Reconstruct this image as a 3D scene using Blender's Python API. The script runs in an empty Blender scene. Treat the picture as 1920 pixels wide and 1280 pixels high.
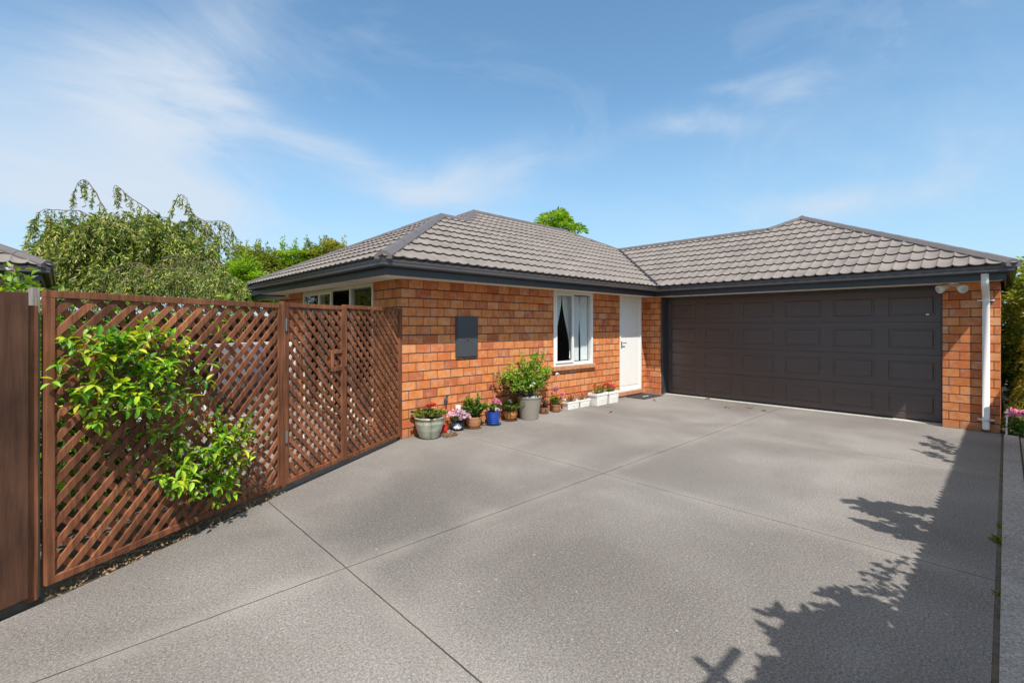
import bpy, bmesh, math, random
from mathutils import Vector, Matrix
random.seed(7)
PI = math.pi
scn = bpy.context.scene
col = scn.collection
# ------------------------------------------------------------------ frame of reference
# world x runs along the front wall with the window, y runs away from the driveway, corner of the house = (0,0)
CAM = Vector((-3.37, -5.73, 1.55))
XC = Vector((.7230, -.6909, 0)); YC = Vector((.6909, .7230, 0))
F, CX, HY = 885.0, 960.0, 610.0
def ray(x, y): return YC + XC*((x-CX)/F) + Vector((0, 0, 1))*((HY-y)/F)
def ground(x, y, z=0.0):
    d = ray(x, y); t = (z-CAM.z)/d.z; return CAM + d*t
def at(x, y, Z): return CAM + ray(x, y)*Z
FD = Vector((.8720, .4897, 0)); FN = Vector((.4897, -.8720, 0)); F0 = Vector((-3.441, -1.932, 0))
def onfence(x, y, off=0.0):
    d = ray(x, y); t = ((F0+FN*off-CAM).dot(FN))/d.dot(FN); return CAM + d*t
SUN = Vector((-.351, -.608, 1.0)).normalized()
# ------------------------------------------------------------------ materials
def nt(m):
    m.use_nodes = True; n = m.node_tree; return n, n.nodes, n.links
def node(N, t, **k):
    n = N.new(t)
    for a, b in k.items():
        if a.startswith('i_'):
            key = a[2:]; key = int(key) if key.isdigit() else key.replace('_', ' ')
            n.inputs[key].default_value = b
        else: setattr(n, a, b)
    return n
def c4(c): return (c[0], c[1], c[2], 1)
def mixc(N, L, fac, a, b, mode='MIX'):
    m = N.new('ShaderNodeMix'); m.data_type = 'RGBA'; m.blend_type = mode; m.clamp_factor = True
    for s, v in ((m.inputs[0], fac), (m.inputs[6], a), (m.inputs[7], b)):
        if isinstance(v, (int, float)): s.default_value = v
        elif isinstance(v, tuple): s.default_value = c4(v)
        else: L.new(v, s)
    return m.outputs[2]
def math_(N, L, op, a, b=None, c=None, clamp=False):
    m = N.new('ShaderNodeMath'); m.operation = op; m.use_clamp = clamp
    for i, v in enumerate((a, b, c)):
        if v is None: continue
        if isinstance(v, (int, float)): m.inputs[i].default_value = v
        else: L.new(v, m.inputs[i])
    return m.outputs[0]
def ramp(N, L, fac, stops):
    r = N.new('ShaderNodeValToRGB'); e = r.color_ramp.elements
    while len(e) < len(stops): e.new(.5)
    for i, (p, c) in enumerate(stops):
        e[i].position = p; e[i].color = c4(c) if isinstance(c, tuple) else (c, c, c, 1)
    L.new(fac, r.inputs[0]); return r.outputs[0]
def mat(name, c, rough=.6, c2=None, scale=6, bump=0.0, bscale=60, stretch=None, metal=0, spec=.5, coat=0):
    m = bpy.data.materials.new(name); T, N, L = nt(m); P = N['Principled BSDF']
    P.inputs['Roughness'].default_value = rough; P.inputs['Metallic'].default_value = metal
    P.inputs['Specular IOR Level'].default_value = spec; P.inputs['Coat Weight'].default_value = coat
    tc = N.new('ShaderNodeTexCoord'); v = tc.outputs['Object']
    if stretch:
        mp = N.new('ShaderNodeMapping'); mp.inputs['Scale'].default_value = stretch; L.new(v, mp.inputs[0]); v = mp.outputs[0]
    c2 = c2 or tuple(x*.8 for x in c)
    n = node(N, 'ShaderNodeTexNoise', i_Scale=scale, i_Detail=6.0, i_Roughness=.6); L.new(v, n.inputs['Vector'])
    f = ramp(N, L, n.outputs[0], [(.35, 0.0), (.65, 1.0)])
    L.new(mixc(N, L, f, c, c2), P.inputs['Base Color'])
    if bump:
        n2 = node(N, 'ShaderNodeTexNoise', i_Scale=bscale, i_Detail=4.0); L.new(v, n2.inputs['Vector'])
        b = node(N, 'ShaderNodeBump', i_Strength=bump, i_Distance=.01); L.new(n2.outputs[0], b.inputs['Height']); L.new(b.outputs[0], P.inputs['Normal'])
    return m
def leafmat(name, cols, trans=.35, rough=.5, spec=.4):
    m = bpy.data.materials.new(name); T, N, L = nt(m); P = N['Principled BSDF']; out = N['Material Output']
    g = N.new('ShaderNodeNewGeometry')
    k = len(cols)
    rc = ramp(N, L, g.outputs['Random Per Island'], [(i/(k-1), c) for i, c in enumerate(cols)])
    tc = N.new('ShaderNodeTexCoord'); n = node(N, 'ShaderNodeTexNoise', i_Scale=3.4, i_Detail=4.0); L.new(tc.outputs['Object'], n.inputs['Vector'])
    hs = N.new('ShaderNodeHueSaturation'); L.new(rc, hs.inputs['Color'])
    L.new(math_(N, L, 'MULTIPLY_ADD', n.outputs[0], 2.2, -.12, clamp=False), hs.inputs['Value'])
    L.new(hs.outputs[0], P.inputs['Base Color']); P.inputs['Roughness'].default_value = rough; P.inputs['Specular IOR Level'].default_value = spec
    t = N.new('ShaderNodeBsdfTranslucent')
    hs2 = N.new('ShaderNodeHueSaturation'); hs2.inputs['Saturation'].default_value = 1.15; hs2.inputs['Value'].default_value = 1.3; hs2.inputs['Hue'].default_value = .485
    L.new(hs.outputs[0], hs2.inputs['Color']); L.new(hs2.outputs[0], t.inputs[0])
    mx = N.new('ShaderNodeMixShader'); mx.inputs[0].default_value = trans
    L.new(P.outputs[0], mx.inputs[1]); L.new(t.outputs[0], mx.inputs[2]); L.new(mx.outputs[0], out.inputs[0])
    return m
def brickmat():
    m = bpy.data.materials.new('brick'); T, N, L = nt(m); P = N['Principled BSDF']
    tc = N.new('ShaderNodeTexCoord'); s = N.new('ShaderNodeSeparateXYZ'); L.new(tc.outputs['Object'], s.inputs[0])
    u = math_(N, L, 'SUBTRACT', s.outputs[0], s.outputs[1])
    # slight wobble of the joints
    wn = node(N, 'ShaderNodeTexNoise', i_Scale=9.0, i_Detail=2.0); L.new(tc.outputs['Object'], wn.inputs['Vector'])
    z = math_(N, L, 'MULTIPLY_ADD', wn.outputs[0], .006, s.outputs[2])
    cb = N.new('ShaderNodeCombineXYZ'); L.new(math_(N, L, 'ADD', u, 24.0), cb.inputs[0]); L.new(z, cb.inputs[1])
    b = node(N, 'ShaderNodeTexBrick', offset=.5, offset_frequency=2, squash=1.0, i_Scale=1.0, i_Mortar_Size=.0068, i_Mortar_Smooth=.15, i_Bias=0.0, i_Brick_Width=.24, i_Row_Height=.1291)
    b.inputs['Color1'].default_value = (0, 0, 0, 1); b.inputs['Color2'].default_value = (1, 1, 1, 1); b.inputs['Mortar'].default_value = (.5, .5, .5, 1)
    L.new(cb.outputs[0], b.inputs['Vector'])
    bc = ramp(N, L, b.outputs['Color'], [(0.0, (.40, .10, .042)), (.12, (.52, .15, .05)), (.35, (.61, .198, .058)), (.65, (.68, .24, .068)), (.9, (.69, .275, .095)), (1.0, (.64, .31, .16))])
    # patches inside bricks: burnt face, pale smears
    n1 = node(N, 'ShaderNodeTexNoise', i_Scale=11.0, i_Detail=5.0, i_Roughness=.6); L.new(tc.outputs['Object'], n1.inputs['Vector'])
    f1 = ramp(N, L, n1.outputs[0], [(.42, 0.0), (.66, .6)])
    c = mixc(N, L, f1, bc, (.47, .13, .045))
    n2 = node(N, 'ShaderNodeTexNoise', i_Scale=7.0, i_Detail=6.0, i_Roughness=.7, i_Distortion=.6)
    mp = N.new('ShaderNodeMapping'); mp.inputs['Location'].default_value = (3, 5, 2); L.new(tc.outputs['Object'], mp.inputs[0]); L.new(mp.outputs[0], n2.inputs['Vector'])
    f2 = ramp(N, L, n2.outputs[0], [(.48, 0.0), (.72, .6)])
    c = mixc(N, L, f2, c, (.60, .40, .28))
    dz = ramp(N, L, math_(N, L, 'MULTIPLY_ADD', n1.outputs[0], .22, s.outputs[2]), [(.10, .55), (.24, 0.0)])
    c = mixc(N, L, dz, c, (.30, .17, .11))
    # mortar: bed joints raked, recessed, their shadow line painted in dark, perpends paler
    zz = math_(N, L, 'DIVIDE', z, .1291); fr = math_(N, L, 'FRACT', zz)
    near = math_(N, L, 'LESS_THAN', math_(N, L, 'ABSOLUTE', math_(N, L, 'SUBTRACT', math_(N, L, 'FRACT', math_(N, L, 'ADD', zz, .5)), .5)), .07)
    mc = mixc(N, L, near, (.23, .12, .078), (.06, .032, .024))
    c = mixc(N, L, b.outputs['Fac'], c, mc)
    L.new(c, P.inputs['Base Color']); P.inputs['Roughness'].default_value = .85; P.inputs['Specular IOR Level'].default_value = .25
    n3 = node(N, 'ShaderNodeTexNoise', i_Scale=90.0, i_Detail=5.0); L.new(tc.outputs['Object'], n3.inputs['Vector'])
    h = math_(N, L, 'MULTIPLY_ADD', b.outputs['Fac'], -1.0, math_(N, L, 'MULTIPLY', n3.outputs[0], .35))
    h = math_(N, L, 'ADD', h, math_(N, L, 'MULTIPLY', n1.outputs[0], .3))
    bp = node(N, 'ShaderNodeBump', i_Strength=.9, i_Distance=.009); L.new(h, bp.inputs['Height']); L.new(bp.outputs[0], P.inputs['Normal'])
    return m
def concrete(name, joints=True, dark=1.0):
    m = bpy.data.materials.new(name); T, N, L = nt(m); P = N['Principled BSDF']
    tc = N.new('ShaderNodeTexCoord'); O = tc.outputs['Object']; s = N.new('ShaderNodeSeparateXYZ'); L.new(O, s.inputs[0])
    big = node(N, 'ShaderNodeTexNoise', i_Scale=.55, i_Detail=4.0, i_Roughness=.55, i_Distortion=.3); L.new(O, big.inputs['Vector'])
    base = ramp(N, L, big.outputs[0], [(.34, (.172*dark, .155*dark, .141*dark)), (.5, (.215*dark, .197*dark, .181*dark)), (.66, (.275*dark, .255*dark, .236*dark))])
    def stain(cx, cy, rx, ry, ang, amt, c):
        nonlocal base
        mp = N.new('ShaderNodeMapping'); mp.vector_type = 'TEXTURE'; mp.inputs['Location'].default_value = (cx, cy, 0); mp.inputs['Rotation'].default_value = (0, 0, ang); mp.inputs['Scale'].default_value = (rx, ry, 1000)
        dn = node(N, 'ShaderNodeTexNoise', i_Scale=1.4, i_Detail=3.0); L.new(O, dn.inputs['Vector'])
        v = N.new('ShaderNodeVectorMath'); v.operation = 'MULTIPLY_ADD'; L.new(dn.outputs['Color'], v.inputs[0]); v.inputs[1].default_value = (.9, .9, 0); L.new(O, v.inputs[2])
        v2 = N.new('ShaderNodeVectorMath'); v2.operation = 'SUBTRACT'; L.new(v.outputs[0], v2.inputs[0]); v2.inputs[1].default_value = (.45, .45, 0)
        L.new(v2.outputs[0], mp.inputs[0])
        ln = N.new('ShaderNodeVectorMath'); ln.operation = 'LENGTH'; L.new(mp.outputs[0], ln.inputs[0])
        f = ramp(N, L, ln.outputs['Value'], [(.25, amt), (1.0, 0.0)])
        base = mixc(N, L, f, base, c)
    if joints:
        p = ground(760, 960); stain(p.x, p.y, 1.5, .7, .75, .75, (.12, .109, .102))
        p = ground(1100, 1080); stain(p.x, p.y, 1.1, .8, .5, .5, (.14, .127, .118)); p = ground(1420, 1040); stain(p.x, p.y, 1.0, .6, .75, .4, (.15, .136, .126)); p = ground(560, 1000); stain(p.x, p.y, .25, .9, .75, .4, (.14, .128, .12))
        p = ground(1250, 900); stain(p.x, p.y, 1.6, .9, .75, .4, (.16, .147, .137))
        p = ground(850, 860); stain(p.x, p.y, 1.6, .6, .75, .45, (.155, .14, .13))
        p = ground(1150, 790); stain(p.x, p.y, 2.2, .5, 0, .3, (.18, .165, .15))
    # exposed aggregate: pale and dark chips
    vo = node(N, 'ShaderNodeTexVoronoi', i_Scale=210.0); L.new(O, vo.inputs['Vector'])
    sv = N.new('ShaderNodeSeparateColor'); L.new(vo.outputs['Color'], sv.inputs[0])
    chip = math_(N, L, 'LESS_THAN', vo.outputs['Distance'], .42)
    base = mixc(N, L, math_(N, L, 'MULTIPLY', math_(N, L, 'GREATER_THAN', sv.outputs[0], .90), chip), base, (.40, .375, .345))
    base = mixc(N, L, math_(N, L, 'MULTIPLY', math_(N, L, 'LESS_THAN', sv.outputs[1], .3), math_(N, L, 'MULTIPLY', chip, .75)), base, (.06, .055, .052))
    fine = node(N, 'ShaderNodeTexNoise', i_Scale=75.0, i_Detail=4.0, i_Roughness=.75); L.new(O, fine.inputs['Vector'])
    base = mixc(N, L, 1.0, base, ramp(N, L, fine.outputs[0], [(.32, .5), (.68, 1.42)]), 'MULTIPLY')
    v2 = node(N, 'ShaderNodeTexVoronoi', i_Scale=38.0); L.new(O, v2.inputs['Vector'])
    s2 = N.new('ShaderNodeSeparateColor'); L.new(v2.outputs['Color'], s2.inputs[0])
    big_chip = math_(N, L, 'MULTIPLY', math_(N, L, 'GREATER_THAN', s2.outputs[0], .998), math_(N, L, 'LESS_THAN', v2.outputs['Distance'], .3))
    base = mixc(N, L, big_chip, base, (.34, .32, .30))
    jf = None
    if joints:
        wob = node(N, 'ShaderNodeTexNoise', i_Scale=7.0, i_Detail=5.0); L.new(O, wob.inputs['Vector'])
        w = math_(N, L, 'MULTIPLY_ADD', wob.outputs[0], .012, -.006)
        ds = []
        for ax, c in ((1, -2.81), (0, -2.05), (0, .74), (0, 3.64), (0, -4.9)):
            ds.append(math_(N, L, 'ABSOLUTE', math_(N, L, 'ADD', math_(N, L, 'SUBTRACT', s.outputs[ax], c), w)))
        d = ds[0]
        for x in ds[1:]: d = math_(N, L, 'MINIMUM', d, x)
        halo = ramp(N, L, d, [(.0, .4), (.16, 0.0)])
        hn = node(N, 'ShaderNodeTexNoise', i_Scale=2.3, i_Detail=3.0); L.new(O, hn.inputs['Vector'])
        base = mixc(N, L, math_(N, L, 'MULTIPLY', halo, ramp(N, L, hn.outputs[0], [(.3, 0.1), (.7, 1.0)])), base, (.33, .305, .28))
        jf = math_(N, L, 'LESS_THAN', d, .0046)
        base = mixc(N, L, jf, base, ramp(N, L, hn.outputs[0], [(.45, (.05, .045, .04)), (.58, (.10, .075, .045)), (.7, (.075, .075, .03))]))
        # lichen spots
        v3 = node(N, 'ShaderNodeTexVoronoi', i_Scale=2.6, i_Randomness=1.0); L.new(O, v3.inputs['Vector'])
        ln = node(N, 'ShaderNodeTexNoise', i_Scale=24.0, i_Detail=3.0); L.new(O, ln.inputs['Vector'])
        dd = math_(N, L, 'ADD', v3.outputs['Distance'], math_(N, L, 'MULTIPLY', ln.outputs[0], .06))
        s3 = N.new('ShaderNodeSeparateColor'); L.new(v3.outputs['Color'], s3.inputs[0])
        lf = math_(N, L, 'MULTIPLY', math_(N, L, 'LESS_THAN', dd, .05), math_(N, L, 'GREATER_THAN', s3.outputs[1], .6))
        base = mixc(N, L, math_(N, L, 'MULTIPLY', lf, .3), base, (.55, .56, .48))
    L.new(base, P.inputs['Base Color']); P.inputs['Roughness'].default_value = .9; P.inputs['Specular IOR Level'].default_value = .25
    h = math_(N, L, 'MULTIPLY', fine.outputs[0], .5)
    h = math_(N, L, 'ADD', h, math_(N, L, 'MULTIPLY', vo.outputs['Distance'], -.5))
    if jf is not None: h = math_(N, L, 'SUBTRACT', h, math_(N, L, 'MULTIPLY', jf, 2.0))
    bp = node(N, 'ShaderNodeBump', i_Strength=.55, i_Distance=.004); L.new(h, bp.inputs['Height']); L.new(bp.outputs[0], P.inputs['Normal'])
    return m
def timber(name, c, c2, rough=.75):
    m = bpy.data.materials.new(name); T, N, L = nt(m); P = N['Principled BSDF']
    tc = N.new('ShaderNodeTexCoord'); O = tc.outputs['Object']
    mp = N.new('ShaderNodeMapping'); mp.inputs['Scale'].default_value = (30, 30, 2.2); L.new(O, mp.inputs[0])
    n = node(N, 'ShaderNodeTexNoise', i_Scale=1.0, i_Detail=7.0, i_Roughness=.65, i_Distortion=.4); L.new(mp.outputs[0], n.inputs['Vector'])
    n2 = node(N, 'ShaderNodeTexNoise', i_Scale=3.0, i_Detail=4.0); L.new(O, n2.inputs['Vector'])
    g = N.new('ShaderNodeNewGeometry')
    cc = mixc(N, L, ramp(N, L, n.outputs[0], [(.35, 0.0), (.65, 1.0)]), c, c2)
    cc = mixc(N, L, 1.0, cc, ramp(N, L, n2.outputs[0], [(.3, .62), (.7, 1.2)]), 'MULTIPLY')
    cc = mixc(N, L, 1.0, cc, ramp(N, L, g.outputs['Random Per Island'], [(0.0, .62), (1.0, 1.28)]), 'MULTIPLY')
    L.new(cc, P.inputs['Base Color']); P.inputs['Roughness'].default_value = rough; P.inputs['Specular IOR Level'].default_value = .3
    bp = node(N, 'ShaderNodeBump', i_Strength=.35, i_Distance=.003); L.new(n.outputs[0], bp.inputs['Height']); L.new(bp.outputs[0], P.inputs['Normal'])
    return m
def glassmat():
    m = bpy.data.materials.new('glass'); T, N, L = nt(m); out = N['Material Output']; N.remove(N['Principled BSDF'])
    tr = N.new('ShaderNodeBsdfTransparent'); tr.inputs[0].default_value = (.90, .93, .93, 1)
    gl = N.new('ShaderNodeBsdfGlossy'); gl.inputs['Roughness'].default_value = .01
    fr = node(N, 'ShaderNodeLayerWeight', i_Blend=.5)
    f = math_(N, L, 'MULTIPLY_ADD', math_(N, L, 'POWER', fr.outputs['Facing'], 3.5), .75, .07, clamp=True)
    mx = N.new('ShaderNodeMixShader'); L.new(f, mx.inputs[0]); L.new(tr.outputs[0], mx.inputs[1]); L.new(gl.outputs[0], mx.inputs[2]); L.new(mx.outputs[0], out.inputs[0])
    return m
M = {}
M['brick'] = brickmat()
M['sillbrick'] = mat('sill_brick', (.42, .17, .08), .85, (.50, .27, .15), 14, .5, 60)
M['drive'] = concrete('driveway_concrete')
M['strip'] = concrete('edging_concrete', False, 1.75)
M['yard'] = concrete('yard_paving', False, 1.0)
M['soffit'] = mat('soffit_paint', (.82, .75, .62), .7, (.78, .71, .59), 3)
M['cream'] = mat('cream_paint', (.76, .70, .58), .45, (.72, .66, .54), 4)
M['white'] = mat('white_paint', (.80, .79, .76), .35, (.76, .75, .72), 3)
M['fascia'] = mat('fascia_paint', (.028, .027, .032), .38, (.036, .035, .040), 5)
M['gutter'] = mat('gutter_metal', (.072, .057, .053), .3, (.058, .048, .046), 4)
M['cap'] = mat('ridge_metal', (.12, .102, .10), .5, (.10, .086, .086), 7, .2, 90)
M['roof'] = mat('roof_tile', (.255, .222, .202), .9, (.185, .162, .15), 3.2, .7, 160, spec=.2)
M['valley'] = mat('valley_metal', (.025, .022, .024), .5)
M['gdoor'] = mat('garage_door_paint', (.092, .063, .054), .28, (.080, .055, .049), 2.2, .25, 30, (1, .25, 8), spec=.6)
M['jamb'] = mat('jamb_metal', (.045, .05, .06), .4)
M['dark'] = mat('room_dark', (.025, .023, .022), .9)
M['curtain'] = mat('curtain_cloth', (.84, .86, .85), .8, (.78, .80, .80), 5)
M['glass'] = glassmat()
M['door'] = mat('door_paint', (.82, .81, .78), .35, (.80, .79, .76), 3)
M['steel'] = mat('steel', (.55, .55, .55), .3, metal=1)
M['box'] = mat('meter_box_paint', (.062, .065, .072), .34, (.055, .058, .064), 3)
M['rubber'] = mat('doormat_rubber', (.025, .027, .03), .9, (.04, .04, .042), 30, .6, 200)
M['lattice'] = timber('lattice_stain', (.36, .138, .062), (.15, .054, .026))
M['board'] = timber('board_stain', (.145, .066, .037), (.075, .033, .02), .75)
M['post'] = mat('grey_timber', (.34, .30, .26), .85, (.22, .19, .16), 12, .4, 40, stretch=(4, 4, .6))
M['soil'] = mat('soil', (.075, .058, .042), .95, (.14, .11, .08), 18, .9, 50)
M['grass'] = mat('grass_ground', (.07, .11, .025), .95, (.11, .12, .04), 8, .8, 60)
M['bark'] = mat('bark', (.16, .12, .09), .9, (.09, .065, .045), 14, .7, 40, stretch=(3, 3, .6))
M['branch'] = mat('branch_bark', (.17, .125, .09), .9, (.10, .075, .055), 20, .6, 60)
M['l_weep'] = leafmat('weeping_leaf', [(.03, .07, .012), (.09, .17, .02), (.22, .31, .04), (.46, .48, .09), (.12, .20, .03), (.55, .45, .20), (.16, .25, .035), (.04, .09, .015)], .35)
M['l_green'] = leafmat('green_leaf', [(0.056, 0.128, 0.019), (0.096, 0.208, 0.032), (0.176, 0.304, 0.048), (0.272, 0.384, 0.064)], .35)
M['l_bright'] = leafmat('bright_leaf', [(0.121, 0.270, 0.027), (0.189, 0.365, 0.041), (0.284, 0.432, 0.054), (0.378, 0.486, 0.068)], .45)
M['l_citrus'] = leafmat('citrus_leaf', [(.04, .15, .012), (.09, .27, .015), (.18, .40, .02), (.28, .50, .03), (.60, .62, .05), (.15, .36, .02)], .38, .4, .4)
M['l_hedge'] = leafmat('hedge_leaf', [(.10, .16, .02), (.20, .27, .04), (.36, .38, .07), (.24, .30, .05)], .4)
M['l_gold'] = leafmat('golden_leaf', [(.10, .16, .02), (.25, .30, .04), (.44, .42, .06), (.34, .26, .08)], .4)
M['l_brown'] = leafmat('dry_leaf', [(.20, .12, .06), (.34, .22, .12), (.26, .16, .07), (.42, .30, .18)], .2)
M['l_dark'] = leafmat('burgundy_leaf', [(.09, .03, .025), (.06, .05, .02), (.14, .05, .03)], .25)
M['f_pink'] = leafmat('pink_petal', [(.75, .22, .42), (.85, .38, .55), (.70, .15, .35)], .3)
M['f_pale'] = leafmat('pale_pink_petal', [(.80, .55, .66), (.85, .72, .78), (.72, .38, .55)], .3)
M['f_red'] = leafmat('red_petal', [(.70, .06, .04), (.80, .12, .08), (.60, .04, .05)], .25)
M['f_white'] = leafmat('white_petal', [(.82, .80, .76), (.85, .84, .80)], .3)
M['f_coral'] = leafmat('coral_petal', [(.78, .25, .12), (.70, .12, .10), (.60, .28, .08)], .25)
# ------------------------------------------------------------------ mesh building
class MB:
    def __init__(s): s.v = []; s.f = []; s.mi = []; s.m = 0
    def face(s, pts):
        b = len(s.v); s.v += [tuple(p) for p in pts]; s.f.append(tuple(range(b, b+len(pts)))); s.mi.append(s.m)
    def box(s, x0, x1, y0, y1, z0, z1):
        b = len(s.v)
        s.v += [(x, y, z) for z in (z0, z1) for x, y in ((x0, y0), (x1, y0), (x1, y1), (x0, y1))]
        for q in ((3, 2, 1, 0), (4, 5, 6, 7), (0, 1, 5, 4), (1, 2, 6, 5), (2, 3, 7, 6), (3, 0, 4, 7)):
            s.f.append(tuple(b+i for i in q)); s.mi.append(s.m)
    def obox(s, o, ex, ey, ez):       # corner o, three edge vectors
        b = len(s.v)
        for k in (0, 1):
            for i, j in ((0, 0), (1, 0), (1, 1), (0, 1)): s.v.append(tuple(o+ex*i+ey*j+ez*k))
        for q in ((3, 2, 1, 0), (4, 5, 6, 7), (0, 1, 5, 4), (1, 2, 6, 5), (2, 3, 7, 6), (3, 0, 4, 7)):
            s.f.append(tuple(b+i for i in q)); s.mi.append(s.m)
    def tube(s, pts, rs, n=6, cap=True):
        pts = [Vector(p) for p in pts]
        if isinstance(rs, (int, float)): rs = [rs]*len(pts)
        rings = []
        for i, p in enumerate(pts):
            d = (pts[min(i+1, len(pts)-1)] - pts[max(i-1, 0)]).normalized()
            a = d.cross(Vector((0, 0, 1)) if abs(d.z) < .9 else Vector((1, 0, 0))).normalized(); c = d.cross(a)
            b = len(s.v); rings.append(b)
            for k in range(n):
                w = 2*PI*k/n; s.v.append(tuple(p+(a*math.cos(w)+c*math.sin(w))*rs[i]))
        for i in range(len(rings)-1):
            for k in range(n):
                s.f.append((rings[i]+k, rings[i]+(k+1) % n, rings[i+1]+(k+1) % n, rings[i+1]+k)); s.mi.append(s.m)
        if cap:
            s.f.append(tuple(rings[0]+k for k in range(n))); s.mi.append(s.m)
            s.f.append(tuple(rings[-1]+k for k in reversed(range(n)))); s.mi.append(s.m)
    def lathe(s, prof, n=28, c=(0, 0, 0), sx=1, sy=1, ripple=None):
        b = len(s.v)
        for r, z in prof:
            for k in range(n):
                w = 2*PI*k/n; s.v.append((c[0]+r*math.cos(w)*sx, c[1]+r*math.sin(w)*sy, c[2]+z))
        for i in range(len(prof)-1):
            for k in range(n):
                s.f.append((b+i*n+k, b+i*n+(k+1) % n, b+(i+1)*n+(k+1) % n, b+(i+1)*n+k)); s.mi.append(s.m)
        s.f.append(tuple(b+k for k in reversed(range(n)))); s.mi.append(s.m)
        s.f.append(tuple(b+(len(prof)-1)*n+k for k in range(n))); s.mi.append(s.m)
    def leaf(s, p, d, up, L, W, bend=.25):
        d = d.normalized(); r = d.cross(up)
        if r.length < 1e-3: r = d.cross(Vector((1, .3, .2)))
        r.normalize(); u = r.cross(d)
        b = len(s.v)
        s.v += [tuple(p), tuple(p+d*L*.45+r*W*.5+u*W*.18), tuple(p+d*L-u*L*bend), tuple(p+d*L*.45-r*W*.5+u*W*.18)]
        s.f += [(b, b+1, b+2), (b, b+2, b+3)]; s.mi += [s.m, s.m]
    def bigleaf(s, p, d, up, L, W, bend=.3):
        d = d.normalized(); r = d.cross(up)
        if r.length < 1e-3: r = d.cross(Vector((1, .3, .2)))
        r.normalize(); u = r.cross(d); b = len(s.v)
        st = ((0, 0), (.25, .42), (.55, .5), (.82, .27), (1, 0))
        ids = []
        for t, w in st:
            q = p+d*L*t-u*L*bend*t*t
            if w == 0: s.v.append(tuple(q)); ids.append((len(s.v)-1,))
            else:
                s.v += [tuple(q+r*W*w+u*W*w*.45), tuple(q), tuple(q-r*W*w+u*W*w*.45)]; k = len(s.v); ids.append((k-3, k-2, k-1))
        a = ids[0][0]; q = ids[1]; s.f += [(a, q[0], q[1]), (a, q[1], q[2])]; s.mi += [s.m]*2
        for i in (1, 2):
            q, w = ids[i], ids[i+1]; s.f += [(q[0], w[0], w[1], q[1]), (q[1], w[1], w[2], q[2])]; s.mi += [s.m]*2
        q = ids[3]; a = ids[4][0]; s.f += [(q[0], a, q[1]), (q[1], a, q[2])]; s.mi += [s.m]*2
    def build(s, name, m, parent=None, smooth=False, loc=None, bevel=0, kind=None):
        me = bpy.data.meshes.new(name); me.from_pydata(s.v, [], s.f); me.validate()
        ms = m if isinstance(m, (list, tuple)) else [m]
        for x in ms: me.materials.append(M[x] if isinstance(x, str) else x)
        if len(ms) > 1 and len(me.polygons) == len(s.mi): me.polygons.foreach_set('material_index', s.mi)
        if smooth: me.polygons.foreach_set('use_smooth', [True]*len(me.polygons))
        me.update()
        o = bpy.data.objects.new(name, me); col.objects.link(o)
        if loc is not None: o.location = loc
        if parent: o.parent = parent
        if bevel:
            b = o.modifiers.new('bevel', 'BEVEL'); b.width = bevel; b.segments = 2; b.limit_method = 'ANGLE'
        if kind: o['kind'] = kind
        return o
def thing(name, label, cat, loc=(0, 0, 0), rz=0, group=None):
    o = bpy.data.objects.new(name, None); col.objects.link(o); o.empty_display_size = .2
    o.location = loc; o.rotation_euler = (0, 0, rz); tag(o, label, cat, group); return o
def tag(o, label=None, cat=None, group=None, kind=None):
    if label: o['label'] = label
    if cat: o['category'] = cat
    if group: o['group'] = group
    if kind: o['kind'] = kind
    return o
def rnd(a, b): return random.uniform(a, b)
def rdir():
    while True:
        v = Vector((rnd(-1, 1), rnd(-1, 1), rnd(-1, 1)))
        if .05 < v.length < 1: return v.normalized()
# ------------------------------------------------------------------ setting
g = MB(); g.box(-150, 150, -150, 150, -.5, -.06); g.build('ground', 'grass', kind='structure')
def sheet(name, pts, z0, z1, m, kind='structure'):
    b = MB(); n = len(pts)
    b.face([(x, y, z1) for x, y in pts])
    for i in range(n):
        (x0, y0), (x1, y1) = pts[i], pts[(i+1) % n]; b.face([(x0, y0, z0), (x1, y1, z0), (x1, y1, z1), (x0, y0, z1)])
    o = b.build(name, m, kind=kind); return o
def fl(t, off=0.0):
    p = F0+FD*t+FN*off; return (p.x, p.y)
sheet('driveway', [(-12, -5.685), (6.39, -5.685), (6.39, -5.064), (6.70, -5.064), (6.70, -.343), (6.39, -.343), (6.39, 0), (0.02, 0), fl(3.7, .03), fl(1.8, .05), fl(0.1, .075), fl(-.2, .06), fl(-5, .06), (-12, -4.9)], -.08, 0, 'drive')
sheet('concrete_edging', [(-12, -5.85), (6.12, -5.85), (6.12, -5.71), (-12, -5.71)], -.06, .034, 'strip')
sheet('side_path', [(-12, -6.30), (6.12, -6.30), (6.12, -5.868), (-12, -5.868)], -.06, .014, 'strip')
sheet('soil_bed', [(6.16, -9), (16, -9), (16, -5.69), (6.16, -5.69)], -.06, .01, 'soil')
sheet('courtyard_paving', [fl(1.5, -1.2), fl(1.75, -.03), fl(3.93, -.02), (0, .01), (0, 4.4), (.58, 4.4), (.58, 7), (-3.4, 7), (-3.4, 2.6)], -.06, -.012, 'yard')
sheet('planting_strip', [fl(-3, -3.5), fl(1.4, -3.5), fl(1.74, -.01), fl(-3, -.01)], -.07, -.02, 'soil')
sheet('joint_soil', [(-12, -5.712), (6.12, -5.712), (6.12, -5.68), (-12, -5.68)], -.07, -.003, 'soil')
sheet('joint_mortar', [(-12, -5.868), (6.12, -5.868), (6.12, -5.85), (-12, -5.85)], -.07, .008, 'soil')

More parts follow.
